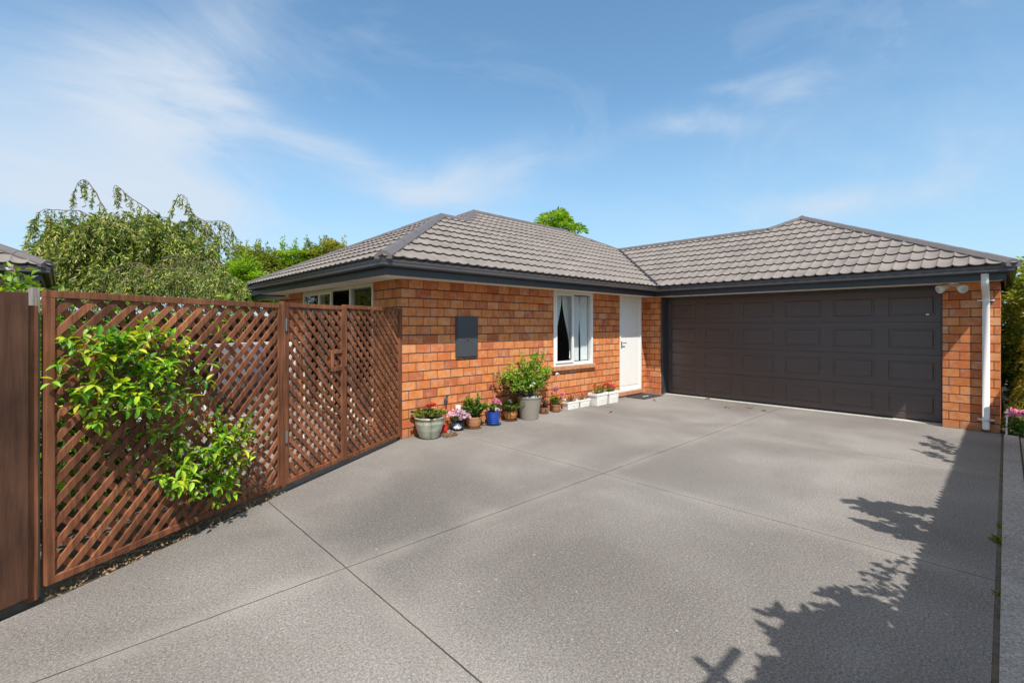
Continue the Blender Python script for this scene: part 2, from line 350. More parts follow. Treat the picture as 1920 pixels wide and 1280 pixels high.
# ------------------------------------------------------------------ house
H = thing('brick_house', 'orange brick bungalow with grey tiled hip roof and attached double garage', 'house')
SZ = 2.19
w = MB()
w.box(0, 3.154, 0, .11, -.05, SZ); w.box(3.154, 4.343, 0, .11, -.05, .716); w.box(4.343, 5.294, 0, .11, -.05, SZ)
w.box(5.294, 6.162, 0, .11, -.05, .03); w.box(6.162, 6.39, 0, .11, -.05, SZ)
w.box(0, .11, .11, .779, -.05, SZ); w.box(0, .11, 3.58, 4.41, -.05, SZ); w.box(0, .11, .779, 3.58, -.05, .05)
w.box(6.39, 6.66, -.347, .11, -.05, SZ); w.box(6.39, 6.66, -5.674, -5.06, -.05, SZ)
w.box(6.66, 12.2, -5.674, -5.56, -.05, SZ); w.box(12.09, 12.2, -5.56, 6.9, -.05, SZ)
w.box(.11, .6, 4.30, 4.41, -.05, SZ); w.box(.6, .71, 4.30, 6.9, -.05, SZ); w.box(.71, 12.09, 6.79, 6.9, -.05, SZ)
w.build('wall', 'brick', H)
# inside: dark rooms behind the openings
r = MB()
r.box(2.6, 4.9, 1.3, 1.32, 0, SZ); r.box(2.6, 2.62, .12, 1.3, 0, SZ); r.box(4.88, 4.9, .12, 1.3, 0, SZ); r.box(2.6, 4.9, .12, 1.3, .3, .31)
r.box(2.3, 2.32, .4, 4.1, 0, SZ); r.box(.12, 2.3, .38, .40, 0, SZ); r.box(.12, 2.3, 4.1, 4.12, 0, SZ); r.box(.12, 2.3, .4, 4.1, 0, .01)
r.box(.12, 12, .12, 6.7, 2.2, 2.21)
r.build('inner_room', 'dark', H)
# soffit
s_ = MB()
s_.box(-.5, 5.89, -.5, -.002, SZ, SZ+.012); s_.box(5.89, 6.388, -5.70, -.002, SZ, SZ+.012); s_.box(-.5, -.002, -.002, 4.91, SZ, SZ+.012)
s_.box(-.002, .1, 4.412, 4.91, SZ, SZ+.012); s_.box(.1, .598, 4.412, 7.4, SZ, SZ+.012)
s_.box(6.388, 6.66, -5.06, -.347, SZ-.0, SZ+.012)
s_.build('soffit', 'soffit', H)
for (x, y) in ((-.28, 1.0), (-.28, 3.4)):
    sv = MB(); sv.lathe([(.055, 0), (.055, .008), (.045, .01)], 20, (x, y, SZ-.008)); sv.build('soffit_vent', 'cream', H)
def sweep(mb, path, prof, closed_prof=True):
    n = len(path); offs = []
    for i in range(n):
        ns = []
        if i > 0:
            d = (Vector(path[i])-Vector(path[i-1])).normalized(); ns.append(Vector((-d.y, d.x)))
        if i < n-1:
            d = (Vector(path[i+1])-Vector(path[i])).normalized(); ns.append(Vector((-d.y, d.x)))
        if len(ns) == 2 and (ns[0]-ns[1]).length > 1e-3:
            m = ns[0]+ns[1]; m = m*(2/m.length_squared)
        else: m = ns[0]
        offs.append(m)
    k = len(prof)
    for i in range(n-1):
        for j in range(k if closed_prof else k-1):
            (a, za), (b, zb) = prof[j], prof[(j+1) % k]
            A = lambda q, o, z: (path[q][0]+offs[q].x*o, path[q][1]+offs[q].y*o, z)
            mb.face([A(i, a, za), A(i+1, a, za), A(i+1, b, zb), A(i, b, zb)])
    for q in (0, n-1): mb.face([(path[q][0]+offs[q].x*o, path[q][1]+offs[q].y*o, z) for o, z in prof])
EAVE = [(12.2, -5.715), (5.89, -5.715), (5.89, -.5), (-.5, -.5), (-.5, 4.91), (.1, 4.91), (.1, 7.4)]
EA = [(x, y) for x, y in EAVE]
f_ = MB(); sweep(f_, EA, [(-.0, 2.168), (-.0, 2.34), (.018, 2.34), (.018, 2.168)])
f_.build('fascia', 'fascia', H)
gp = [(.019, 2.275), (.060, 2.262), (.090, 2.266), (.101, 2.284), (.098, 2.318), (.104, 2.322), (.104, 2.358), (.098, 2.368), (.090, 2.362), (.090, 2.31), (.03, 2.30), (.019, 2.36)]
gm = MB(); sweep(gm, EA, gp); gm.build('gutter', 'gutter', H)

# roof
SL = .493; ZE = 2.372
def tiles(mb, o, sd, td, s0, s1, depth, clips):
    bm = bmesh.new(); cc = .332; per = .168; sub = 8; ds = per/sub
    sd = Vector(sd); td = Vector(td); o = Vector(o)
    ns = int((s1-s0)/ds)+1
    def wave(s):
        f = (s/per) % 1.0; a = abs(2*f-1); return .020*(a**2.4) + (.006 if a > .9 else 0)
    rows = int(depth/cc)+1
    def P(s, t, h):
        q = o+sd*s+td*t; return (q.x, q.y, ZE+SL*t+h)
    for k in range(rows):
        t0 = k*cc-.03; t1 = t0+cc; lv = []
        jit = rnd(-.0015, .0015)
        for i in range(ns+1):
            s = s0+i*ds; wv = wave(s)
            lv.append((bm.verts.new(P(s, t0, wv+.030+jit)), bm.verts.new(P(s, t0+cc*.5, wv+.02)), bm.verts.new(P(s, t1+.01, wv*.9+.004)),
                       bm.verts.new(P(s, t0, wv+.030+jit)), bm.verts.new(P(s, t0+.05, wv*.8-.012))))
        for i in range(ns):
            a, b = lv[i], lv[i+1]
            for x, y in ((0, 1), (1, 2)):
                f = bm.faces.new((a[x], b[x], b[y], a[y])); f.smooth = True
            bm.faces.new((a[3], a[4], b[4], b[3]))
    for (px, py, nx, ny) in clips:
        bmesh.ops.bisect_plane(bm, geom=bm.verts[:]+bm.edges[:]+bm.faces[:], plane_co=(px, py, 0), plane_no=(nx, ny, 0), clear_outer=True, dist=1e-6)
    bm.normal_update()
    bad = [f for f in bm.faces if f.normal.z < -.01]
    bmesh.ops.reverse_faces(bm, faces=bad)
    bm.verts.index_update(); b = len(mb.v)
    mb.v += [tuple(v.co) for v in bm.verts]
    for f in bm.faces: mb.f.append(tuple(b+v.index for v in f.verts)); mb.mi.append(0)
    bm.free()
R = MB(); q = math.sqrt(.5)
# front plane over the window wall (eave y=-.6), two convex pieces
tiles(R, (0, -.6), (1, 0), (0, 1), -.6, 2.83, 2.81, [(-.6, -.6, -q, q), (2.83, 0, 1, 0), (0, 2.21, 0, 1)])
tiles(R, (0, -.6), (1, 0), (0, 1), 2.83, 8.7, 4.02, [(2.83, 0, -1, 0), (.02, -.6, -q, q), (0, 3.42, 0, 1), (7.45, 3.42, q, q), (5.79, -.6, q, -q)])
# garage plane (eave x=5.79)
tiles(R, (5.79, 0), (0, 1), (1, 0), -1.855, 2.3, 2.83, [(0, -1.855, 0, -1), (8.62, 0, 1, 0), (5.79, -.6, -q, q)])
tiles(R, (5.79, 0), (0, 1), (1, 0), -5.9, -1.855, 3.42, [(0, -1.855, 0, 1), (5.79, -5.815, q, -q), (9.19, -2.425, q, q)])
# left end of the small wing
tiles(R, (-.6, 0), (0, 1), (1, 0), -.6, 5.02, 2.81, [(-.6, -.6, q, -q), (-.6, 5.02, q, q)])
# remaining planes
tiles(R, (0.02, 0), (0, 1), (1, 0), -.6, 7.44, 4.02, [(.02, -.6, q, -q), (.02, 7.44, q, q), (2.83, 2.21, -q, -q)])
tiles(R, (0, 5.02), (1, 0), (0, -1), -.6, 3.0, 2.81, [(-.6, 5.02, -q, -q), (2.83, 2.21, q, q), (0, 2.21, 0, -1)])
tiles(R, (0, .975), (1, 0), (0, -1), 8.62, 11.5, 3.4, [(8.62, 0, -1, 0), (12.6, .975, q, -q), (9.27, -2.32, -q, -q), (0, -1.74, 0, -1)])
tiles(R, (0, 7.44), (1, 0), (0, -1), 0, 12, 4.02, [(.02, 7.44, -q, -q), (0, 3.42, 0, -1), (7.45, 3.42, q, -q)])
tiles(R, (0, -5.815), (1, 0), (0, 1), 5.7, 12.7, 3.4, [(5.79, -5.815, -q, q), (12.6, -5.815, q, q)])
tiles(R, (12.6, 0), (0, 1), (-1, 0), -5.9, -1.855, 3.5, [(12.6, -5.815, -q, -q), (9.19, -2.425, -q, q), (9.19, 0, -1, 0), (0, -1.855, 0, 1)])
tiles(R, (12.6, 0), (0, 1), (-1, 0), -1.855, 2.6, 3.0, [(9.78, 0, -1, 0), (0, -1.855, 0, -1)])
R.face([(8.63, -1.855, ZE+SL*2.83-.04), (9.79, -1.855, ZE+SL*2.82-.04), (9.79, 2.3, ZE+SL*2.82-.04), (8.63, 2.2, ZE+SL*2.83-.04)])
tiles(R, (11.47, 0), (0, 1), (-1, 0), -.6, 7.44, 4.02, [(7.45, 3.42, -q, -q), (7.45, 3.42, -q, q)])
def under(pts, f, dz=-.022): R.face([(x, y, ZE+SL*f(x, y)+dz) for x, y in pts])
fa = lambda x, y: y+.6
under([(-.55, -.57), (2.21, 2.21), (2.83, 2.21), (2.83, -.57)], fa); under([(2.83, -.57), (2.83, 2.21), (4.04, 3.42), (7.45, 3.42), (8.62, 2.25), (5.82, -.57)], fa)
fb = lambda x, y: x-5.79
under([(5.82, -.57), (8.62, 2.25), (8.62, -1.855), (5.82, -1.855)], fb); under([(5.82, -1.855), (8.62, -1.855), (9.19, -2.425), (5.82, -5.78)], fb)
under([(-.57, -.57), (-.57, 4.98), (2.21, 2.21)], lambda x, y: x+.6)
roof = R.build('roof', 'roof', H)
def zr(d): return ZE+SL*d
def cap(mb, p0, p1, m, wd=.105, seg=.42):
    p0 = Vector(p0); p1 = Vector(p1); d = p1-p0; L = d.length; d.normalize(); hz = Vector((d.x, d.y, 0)).normalized(); s = Vector((-hz.y, hz.x, 0)); Z = Vector((0, 0, 1))
    prof = [(-wd, -wd*m+.0), (-wd, -wd*m+.045), (-wd*.35, .062), (wd*.35, .062), (wd, -wd*m+.045), (wd, -wd*m+.0)]
    n = max(1, round(L/seg))
    for i in range(n):
        a = p0+d*(L*i/n-.01); b = p0+d*(L*(i+1)/n+.015); ka, kb = 1.0, 1.0
        ra = [a+s*x+Z*(z+.004) for x, z in prof]; rb = [b+s*x*.96+Z*(z-.002) for x, z in prof]
        for j in range(5): mb.face([ra[j], ra[j+1], rb[j+1], rb[j]])
        mb.face(ra); mb.face(rb[::-1])
C = MB(); hm = SL*q
zS, zM, zG, zL = zr(2.81), zr(4.02), zr(3.4), zr(2.83)
cap(C, (-.58, -.58, ZE+.01), (2.21, 2.21, zS), hm); cap(C, (-.58, 5.0, ZE+.01), (2.21, 2.21, zS), hm)
cap(C, (2.21, 2.21, zS), (2.83, 2.21, zS), SL); cap(C, (2.83, 2.21, zS), (4.04, 3.42, zM), hm)
cap(C, (4.04, 3.42, zM), (7.45, 3.42, zM), SL); cap(C, (7.45, 3.42, zM), (8.62, 2.25, zL), hm); cap(C, (.04, 7.42, ZE), (4.04, 3.42, zM), hm)
cap(C, (8.62, 2.25, zL), (8.62, -1.855, zL), SL); cap(C, (8.62, -1.855, zL), (9.19, -2.425, zG), hm)
cap(C, (9.19, -2.425, zG), (5.81, -5.795, ZE+.01), hm); cap(C, (9.19, -2.425, zG), (12.6, -5.8, ZE), hm)
C.build('ridge_cap', 'cap', roof)
V = MB()
a = Vector((5.80, -.59, ZE+.055)); b = Vector((8.60, 2.23, zL+.055)); d = (b-a); s = Vector((-q, q, 0))
V.face([a-s*.028, a+s*.028, b+s*.028, b-s*.028]); V.obox(a-s*.03-Vector((0, 0, .05)), s*.004, d, Vector((0, 0, .06))); V.obox(a+s*.026-Vector((0, 0, .05)), s*.004, d, Vector((0, 0, .06)))
V.build('valley_strip', 'valley', roof)

# front window
def frame(mb, x0, x1, z0, z1, y0, y1, w, wb=None):
    wb = wb or w
    mb.box(x0, x0+w, y0, y1, z0, z1); mb.box(x1-w, x1, y0, y1, z0, z1); mb.box(x0+w, x1-w, y0, y1, z1-w, z1); mb.box(x0+w, x1-w, y0, y1, z0, z0+wb)
W = MB(); frame(W, 3.157, 4.340, .79, 2.186, -.012, .075, .045, .06); W.box(3.70, 3.745, -.008, .07, .85, 2.141)
win = W.build('window', 'white', H, bevel=.003)
S = MB(); frame(S, 3.20, 3.702, .848, 2.143, -.03, .012, .032, .04); S.build('sash', 'white', win, bevel=.003)
G = MB(); G.face([(3.230, -.01, .885), (3.672, -.01, .885), (3.672, -.01, 2.113), (3.230, -.01, 2.113)]); G.build('pane', 'glass', win)
G = MB(); G.face([(3.745, .03, .85), (4.295, .03, .85), (4.295, .03, 2.141), (3.745, .03, 2.141)]); G.build('pane', 'glass', win)
st = MB(); st.tube([(3.60, -.018, .93), (3.635, .01, 1.06)], .008); st.build('stay', 'white', win)
def curtain(x0t, x1t, x0m, x1m, zt, zm, zb, x0b, x1b, y=.14, par=None, axis=0):
    b = MB(); nx, nz = 46, 26; fr = rnd(5.5, 7.5)
    idx = []
    for j in range(nz+1):
        z = zt+(zb-zt)*j/nz
        if z > zm: k = (zt-z)/(zt-zm); k = k*k*(3-2*k); a = x0t+(x0m-x0t)*k; c = x1t+(x1m-x1t)*k
        else: k = (zm-z)/(zm-zb+1e-6); k = k*k*(3-2*k); a = x0m+(x0b-x0m)*k; c = x1m+(x1b-x1m)*k
        for i in range(nx+1):
            t = i/nx; ww = min(.022, (c-a)*.16)*math.sin(t*fr*2*PI+.6*math.sin(j*.2))
            x = a+(c-a)*t; b.v.append((x, y+ww, z) if axis == 0 else (y+ww, x, z))
    for j in range(nz):
        for i in range(nx):
            p = j*(nx+1)+i; b.f.append((p, p+1, p+nx+2, p+nx+1)); b.mi.append(0)
    return b.build('curtain', 'curtain', par, smooth=True)
curtain(3.20, 3.50, 3.20, 3.30, 2.13, 1.15, .86, 3.20, 3.25, .10, win)
curtain(3.55, 4.06, 3.76, 4.04, 2.13, 1.05, .86, 3.80, 4.04, .12, win)
curtain(4.07, 4.42, 4.08, 4.42, 2.13, 1.1, .86, 4.08, 4.42, .11, win)
sb = MB()
for i in range(11):
    x = 3.105+i*.118; sb.box(x, x+.109, -.055, .11, .716, .786)
sb.box(3.108, 4.398, -.048, .10, .718, .778)
sb.build('sill', 'sillbrick', win, bevel=.004)
tb = MB(); tb.box(5.294, 6.162, -.012, .03, 2.166, 2.19); tb.build('door_lintel', 'cream', H)
# entry door
D = MB(); frame(D, 5.297, 6.159, .115, 2.165, -.015, .08, .042, .05); df = D.build('door_frame', 'white', H, bevel=.003)
D = MB(); D.box(5.339, 6.117, .012, .05, .165, 2.123)
dl = D.build('door', 'door', H, bevel=.002)
D = MB()
for i in range(9):
    x = 5.375+i*.08; D.box(x, x+.0735, .006, .012, .24, 2.06)
D.build('door_panel', 'door', dl, bevel=.0025)
D = MB(); D.box(5.352, 5.392, -.002, .012, 1.07, 1.21); D.tube([(5.372, -.002, 1.17), (5.372, -.045, 1.17), (5.49, -.045, 1.172)], .010, 8); D.tube([(5.372, -.002, 1.10), (5.372, -.02, 1.10)], .014, 10)
D.build('handle', 'steel', dl)
D = MB(); D.box(5.24, 6.21, -.035, .11, .032, .113); D.build('door_step', 'sillbrick', H, bevel=.004)
# garage door
GX = 6.66
gd = MB()
sec = .5325; V0, V1 = -5.06, -.347
sections = []
pv = (V1-V0)/6
for k in range(4):
    z0 = .012+k*sec; z1 = z0+sec-.006
    m_ = .085; zs = [z0, z0+.10, z1-.10, z1]
    ys = [V0+.004]
    for i in range(6): ys += [V0+pv*i+.095, V0+pv*(i+1)-.095]
    ys.append(V1-.004)
    for a in range(len(ys)-1):
        for b in range(3):
            y0, y1, za, zb = ys[a], ys[a+1], zs[b], zs[b+1]
            if a % 2 == 1 and b == 1:
                x = GX; loops = [(0, 0), (.010, .008), (.030, .008), (.042, -.001)]
                for (i0, d0), (i1, d1) in zip(loops, loops[1:]):
                    A = [(x+d0, y0+i0, za+i0), (x+d0, y1-i0, za+i0), (x+d0, y1-i0, zb-i0), (x+d0, y0+i0, zb-i0)]
                    B = [(x+d1, y0+i1, za+i1), (x+d1, y1-i1, za+i1), (x+d1, y1-i1, zb-i1), (x+d1, y0+i1, zb-i1)]
                    for j in range(4): gd.face([A[j], B[j], B[(j+1) % 4], A[(j+1) % 4]])
                gd.face([B[3], B[2], B[1], B[0]])
            else: gd.face([(GX, y0, zb), (GX, y1, zb), (GX, y1, za), (GX, y0, za)])
    gd.face([(GX, V0, z1), (GX, V1, z1), (GX+.03, V1, z1), (GX+.03, V0, z1)]); gd.face([(GX+.03, V0, z0), (GX+.03, V1, z0), (GX, V1, z0), (GX, V0, z0)])
gd.box(GX+.03, GX+.05, V0, V1, 0, SZ)
gdo = gd.build('garage_door', 'gdoor', H)
sl_ = MB(); sl_.box(GX-.004, GX+.028, V0+.036, V1-.046, .0105, .034); sl_.build('bottom_seal', 'rubber', gdo)
hd = MB(); hd.box(GX-.022, GX-.001, -4.885, -4.845, 1.715, 1.74); hd.build('handle', 'white', gdo)
jm = MB(); jm.box(6.44, GX-.002, V1-.045, V1-.0, .002, SZ-.001); jm.box(6.60, GX-.002, V0, V0+.035, .002, SZ-.001); jm.box(6.62, 6.655, V0+.035, V1-.045, 2.13, SZ-.001)
jm.build('garage_door_frame', 'jamb', H)
th = MB(); th.box(6.50, GX+.02, V0, V1, -.02, .010); th.build('threshold', mat('threshold_concrete', (.62, .58, .50), .8, (.5, .47, .41), 12), H)
# ranch slider on the courtyard side
W = MB()
def framey(mb, y0, y1, z0, z1, x0, x1, w):
    mb.box(x0, x1, y0, y0+w, z0, z1); mb.box(x0, x1, y1-w, y1, z0, z1); mb.box(x0, x1, y0+w, y1-w, z1-w, z1); mb.box(x0, x1, y0+w, y1-w, z0, z0+w)
framey(W, .782, 3.577, .053, 2.187, -.012, .08, .05)
for y in (1.55, 2.75): W.box(-.006, .07, y, y+.05, .103, 2.137)
gl = W.build('sliding_door', 'cream', H, bevel=.003)
W = MB(); framey(W, 2.20, 2.76, .10, 2.14, -.05, -.014, .05); framey(W, 2.74, 3.53, .10, 2.14, -.035, -.008, .05); W.build('sash', 'cream', gl, bevel=.003)
G = MB(); G.face([(.03, 1.55, .103), (.03, .832, .103), (.03, .832, 2.137), (.03, 1.55, 2.137)]); G.build('pane', 'glass', gl)
G = MB(); G.face([(-.03, 2.71, .15), (-.03, 2.25, .15), (-.03, 2.25, 2.09), (-.03, 2.71, 2.09)]); G.build('pane', 'glass', gl); G = MB(); G.face([(-.022, 3.48, .15), (-.022, 2.79, .15), (-.022, 2.79, 2.09), (-.022, 3.48, 2.09)]); G.build('pane', 'glass', gl)
# downpipe at the garage corner
py = -5.53
dpp = MB()
# square-ish round pipe that runs straight down in front of the pier
X0 = 6.34
dpp.tube([(5.845, py, 2.262), (5.848, py, 2.155), (5.88, py, 2.105), (X0-.05, py, 2.0), (X0, py, 1.94), (X0, py, .045)], [.041, .041, .041, .041, .041, .041], 18)
dpo = dpp.build('downpipe', 'white', H, smooth=True)
for z in (1.915, .18, 1.05):
    if z == 1.05: continue
    k = MB(); k.tube([(X0, py, z-.014), (X0, py, z+.014)], .045, 18); k.box(X0-.004, 6.392, py-.088, py-.040, z-.010, z+.010); k.box(X0-.004, 6.392, py+.040, py+.088, z-.010, z+.010); k.build('bracket', 'white', dpo)
# meter box
mb_ = thing('meter_box', 'flat dark grey meter box on the brick wall above the pots', 'meter box', (.925, 0, 1.06))
b = MB(); b.box(0, .42, -.028, .004, 0, .63); b.build('case', 'box', mb_, bevel=.004)
b = MB(); b.box(.015, .405, -.036, -.0285, .015, .615); cov = b.build('cover', 'box', mb_, bevel=.003)
b = MB(); b.lathe([(.012, 0), (.012, .01), (.008, .012)], 14); o = b.build('lock', 'jamb', cov, loc=(.21, -.036, .27)); o.rotation_euler = (PI/2, 0, 0)
# security light
sl = thing('security_light', 'white twin spotlight security lamp mounted under the eave beside the garage door', 'security light', (6.12, -5.20, 2.19))
b = MB(); b.lathe([(.055, -.035), (.062, -.03), (.062, -.008), (.058, 0)], 20); b.build('base', 'cream', sl, smooth=True)
def head(dx, dy, az, el):
    b = MB(); b.lathe([(.018, 0), (.028, .01), (.034, .05), (.052, .085), (.060, .12), (.060, .135), (.054, .137)], 20)
    o = b.build('lamp_head', 'cream', sl, smooth=True, loc=(dx, dy, -.065))
    d = Vector((math.cos(az)*math.cos(el), math.sin(az)*math.cos(el), math.sin(el)))
    o.rotation_euler = d.to_track_quat('Z', 'Y').to_euler()
    c = MB(); c.lathe([(.050, .134), (.030, .139), (.001, .141)], 20); c.build('lens', M['lens'], o, smooth=True)
    return d
M['lens'] = mat('lamp_glass', (.55, .58, .60), .1, (.45, .5, .52), 30, coat=.5)
head(-.0, .06, math.radians(128), -.35); head(-.02, -.04, math.radians(215), -.42)
b = MB(); b.tube([(0, 0, -.03), (0, .04, -.05), (0, .06, -.065)], .012, 8); b.tube([(0, 0, -.03), (-.01, -.02, -.05), (-.02, -.04, -.065)], .012, 8)
b.tube([(0, 0, -.03), (-.02, .0, -.06)], [.022, .018], 10); b.build('arm', 'cream', sl, smooth=True)
# doormat
dm = MB(); dm.box(5.45, 6.25, -.50, -.06, .001, .014); dmo = dm.build('doormat', 'rubber', bevel=.004); tag(dmo, 'black rubber doormat on the concrete below the white door', 'doormat')
tx = bpy.data.meshes.new('lettering')
b = MB()
for i in range(9):
    b.box(5.72+i*.026, 5.735+i*.026+(i % 3)*.003, -.33+(i % 2)*.006, -.30, .0142, .0155)
b.build('lettering', M['curtain'], dmo)

# ------------------------------------------------------------------ neighbour house on the left
NH = thing('neighbour_house', 'dark eaved corner of the neighbouring tiled house behind the tall board fence', 'house')
nx, ny = -3.48, 3.45
ro = MB(); q = math.sqrt(.5)
def shift_tiles(*a): tiles(*a)
tiles(ro, (0, ny), (1, 0), (0, 1), nx-7, nx, 4.0, [(nx, ny, q, q), (0, ny+4, 0, 1)])
tiles(ro, (nx, 0), (0, 1), (-1, 0), ny, ny+9, 4.0, [(nx, ny, -q, -q)])
nr = ro.build('roof', 'roof', NH)
c = MB(); cap(c, (nx-.02, ny+.02, ZE+.01), (nx-4, ny+4, zr(4.0)), hm); c.build('ridge_cap', 'cap', nr)
e = [(nx-7, ny+.1), (nx-.1, ny+.1), (nx-.1, ny+9)][::-1]
c = MB(); sweep(c, e[::1], [(0, 2.168), (0, 2.34), (.018, 2.34), (.018, 2.168)]); c.build('fascia', 'fascia', NH)
c = MB(); sweep(c, e, gp); c.build('gutter', 'gutter', NH)
c = MB(); c.box(nx-7, nx-.12, ny+.12, ny+.6, SZ, SZ+.01); c.box(nx-.6, nx-.12, ny+.6, ny+9, SZ, SZ+.01); c.build('soffit', 'soffit', NH)
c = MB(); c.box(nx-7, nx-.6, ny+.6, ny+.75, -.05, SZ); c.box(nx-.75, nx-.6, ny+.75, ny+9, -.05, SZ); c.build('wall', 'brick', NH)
c = MB(); p = at(2, 540, 6.9); c.tube([(p.x, ny+.16, 2.2), (p.x, ny+.16, 0)], .045, 12); c.build('downpipe', 'white', NH, smooth=True)

# ------------------------------------------------------------------ lattice fence, gate and boards
def shear(t): return 1.742+.0106*t
def P3(t, off, z): p = F0+FD*t+FN*off; return Vector((p.x, p.y, z))
def bar(mb, t0, t1, o0, o1, z0, z1):
    mb.obox(P3(t0, o0, z0), FD*(t1-t0), FN*(o1-o0), Vector((0, 0, z1-z0)))
def lattice_panel(root, t0, t1, z0, z1, front):
    fw = .042
    for a in (t0, t1-fw):
        b = MB(); bar(b, a, a+fw, -.022, .022, z0, z1-(fw+.001)); b.build('stile', 'lattice', root, bevel=.002)
    b = MB(); bar(b, t0, t1, -.0225, .0225, z1-fw, z1); b.build('rail', 'lattice', root, bevel=.002)
    b = MB(); bar(b, t0+fw+.001, t1-fw-.001, -.0225, .0225, z0, z0+fw); b.build('rail', 'lattice', root, bevel=.002)
    a0, a1, c0, c1 = t0+fw*.45, t1-fw*.45, z0+fw*.45, z1-fw*.45
    for layer, sgn in ((1, front), (0, -front)):
        b = MB(); sp = .1225; wd = .039
        L = a1-a0; Hh = c1-c0
        k = -Hh-L
        while k < Hh+L:
            # line z = c0 + sgn*(t-a0) + k
            pts = []
            zA = c0+k; zB = c0+sgn*L+k
            ta, tb = 0.0, L
            lo = (0-k)/sgn; hi = (Hh-k)/sgn; lo, hi = min(lo, hi), max(lo, hi)
            ta = max(ta, lo); tb = min(tb, hi)
            if tb-ta > .03:
                j = rnd(-.002, .002)
                A = P3(a0+ta, 0, c0+sgn*ta+k+j); B = P3(a0+tb, 0, c0+sgn*tb+k+j)
                d = (B-A).normalized(); n = d.cross(FN).normalized()
                o0, o1 = (.0006, .0125) if layer else (-.0125, -.0006)
                b.obox(A-n*wd/2+FN*o0, B-A, n*wd, FN*(o1-o0))
            k += sp
        b.build('slats', 'lattice', root)
L1 = thing('lattice_screen', 'wide brown lattice panel with leafy citrus branches growing through it', 'lattice fence')
lattice_panel(L1, 0.0, 1.775, .062, 1.752, 1)
b = MB(); bar(b, 1.777, 1.812, -.025, .025, .04, 1.775); b.build('post', 'lattice', L1, bevel=.002)
b = MB(); bar(b, -.035, -.002, -.07, -.028, .0, 1.765); b.build('post', 'post', L1)
GT = thing('lattice_gate', 'narrow brown lattice gate with a square latch hole and two hinges', 'gate')
lattice_panel(GT, 1.820, 2.690, .055, 1.766, -1)
tL = 2.47; b = MB()
bar(b, tL, 2.648, -.026, .026, 1.055, 1.10); bar(b, tL, 2.648, -.026, .026, 1.245, 1.285); bar(b, tL, tL+.04, -.026, .026, 1.10, 1.245); b.build('latch_box', 'lattice', GT, bevel=.002)
b = MB(); bar(b, 2.56, 2.64, -.03, -.012, 1.12, 1.24); b.build('latch_plate', 'jamb', GT)
b = MB(); b.tube([P3(2.69, .03, 1.09), P3(2.73, .03, 1.09)], .012, 8); b.build('bolt', 'jamb', GT)
for z in (1.50, .45):
    b = MB(); bar(b, 1.802, 1.835, .0255, .031, z, z+.11); b.tube([P3(1.816, .032, z-.004), P3(1.816, .032, z+.114)], .006, 8); b.build('hinge', 'steel', GT)
L3 = thing('lattice_screen', 'brown lattice panel fixed against the brick house corner, right of the gate', 'lattice fence')
lattice_panel(L3, 2.698, 3.905, .045, 1.782, -1)
b = MB(); bar(b, 3.906, 3.945, -.03, .02, .0, 1.785); b.build('post', 'lattice', L3, bevel=.002)
BF = thing('board_fence', 'solid dark brown board fence at the left edge beside the lattice', 'fence')
x = -.085
for i in range(14):
    wdt = .30 if i == 0 else .15
    b = MB(); bar(b, x-wdt, x, .012, .035, .045, 1.735+rnd(-.004, .004)); b.build('board', 'board', BF, bevel=.003); x -= wdt+.004
b = MB(); bar(b, -.077, -.030, -.03, .012, .005, 1.662); b.build('post', 'lattice', BF, bevel=.003)
b = MB(); bar(b, -3.0, -.09, -.035, .010, .25, .33); b.build('rail', 'board', BF); b = MB(); bar(b, -3.0, -.09, -.035, .010, 1.4, 1.48); b.build('rail', 'board', BF)

# ------------------------------------------------------------------ picket fence on the right (out of frame, shades the drive)
PF = thing('picket_fence', 'tall timber picket fence with pointed tops along the right side of the drive', 'fence')
b = MB(); hF = 1.70; yF = -6.36; x = -7.0
while x < 6.1:
    h = hF+rnd(-.012, .012); w2 = .094
    b.face([(x, yF, -.05), (x+w2, yF, -.05), (x+w2, yF, h-.04), (x+w2/2, yF, h+.02), (x, yF, h-.04)])
    b.face([(x, yF+.02, -.05), (x, yF+.02, h-.04), (x+w2/2, yF+.02, h+.02), (x+w2, yF+.02, h-.04), (x+w2, yF+.02, -.05)])
    for (a, c) in (((0, -.05), (0, h-.04)), ((0, h-.04), (w2/2, h+.02)), ((w2/2, h+.02), (w2, h-.04)), ((w2, h-.04), (w2, -.05))):
        b.face([(x+a[0], yF, a[1]), (x+c[0], yF, c[1]), (x+c[0], yF+.02, c[1]), (x+a[0], yF+.02, a[1])])
    x += w2+.002
b.build('pickets', 'post', PF)
b = MB(); b.box(-7, 6.1, yF-.05, yF-.001, .3, .39); b.box(-7, 6.1, yF-.05, yF-.001, 1.3, 1.39); b.build('rail', 'board', PF)

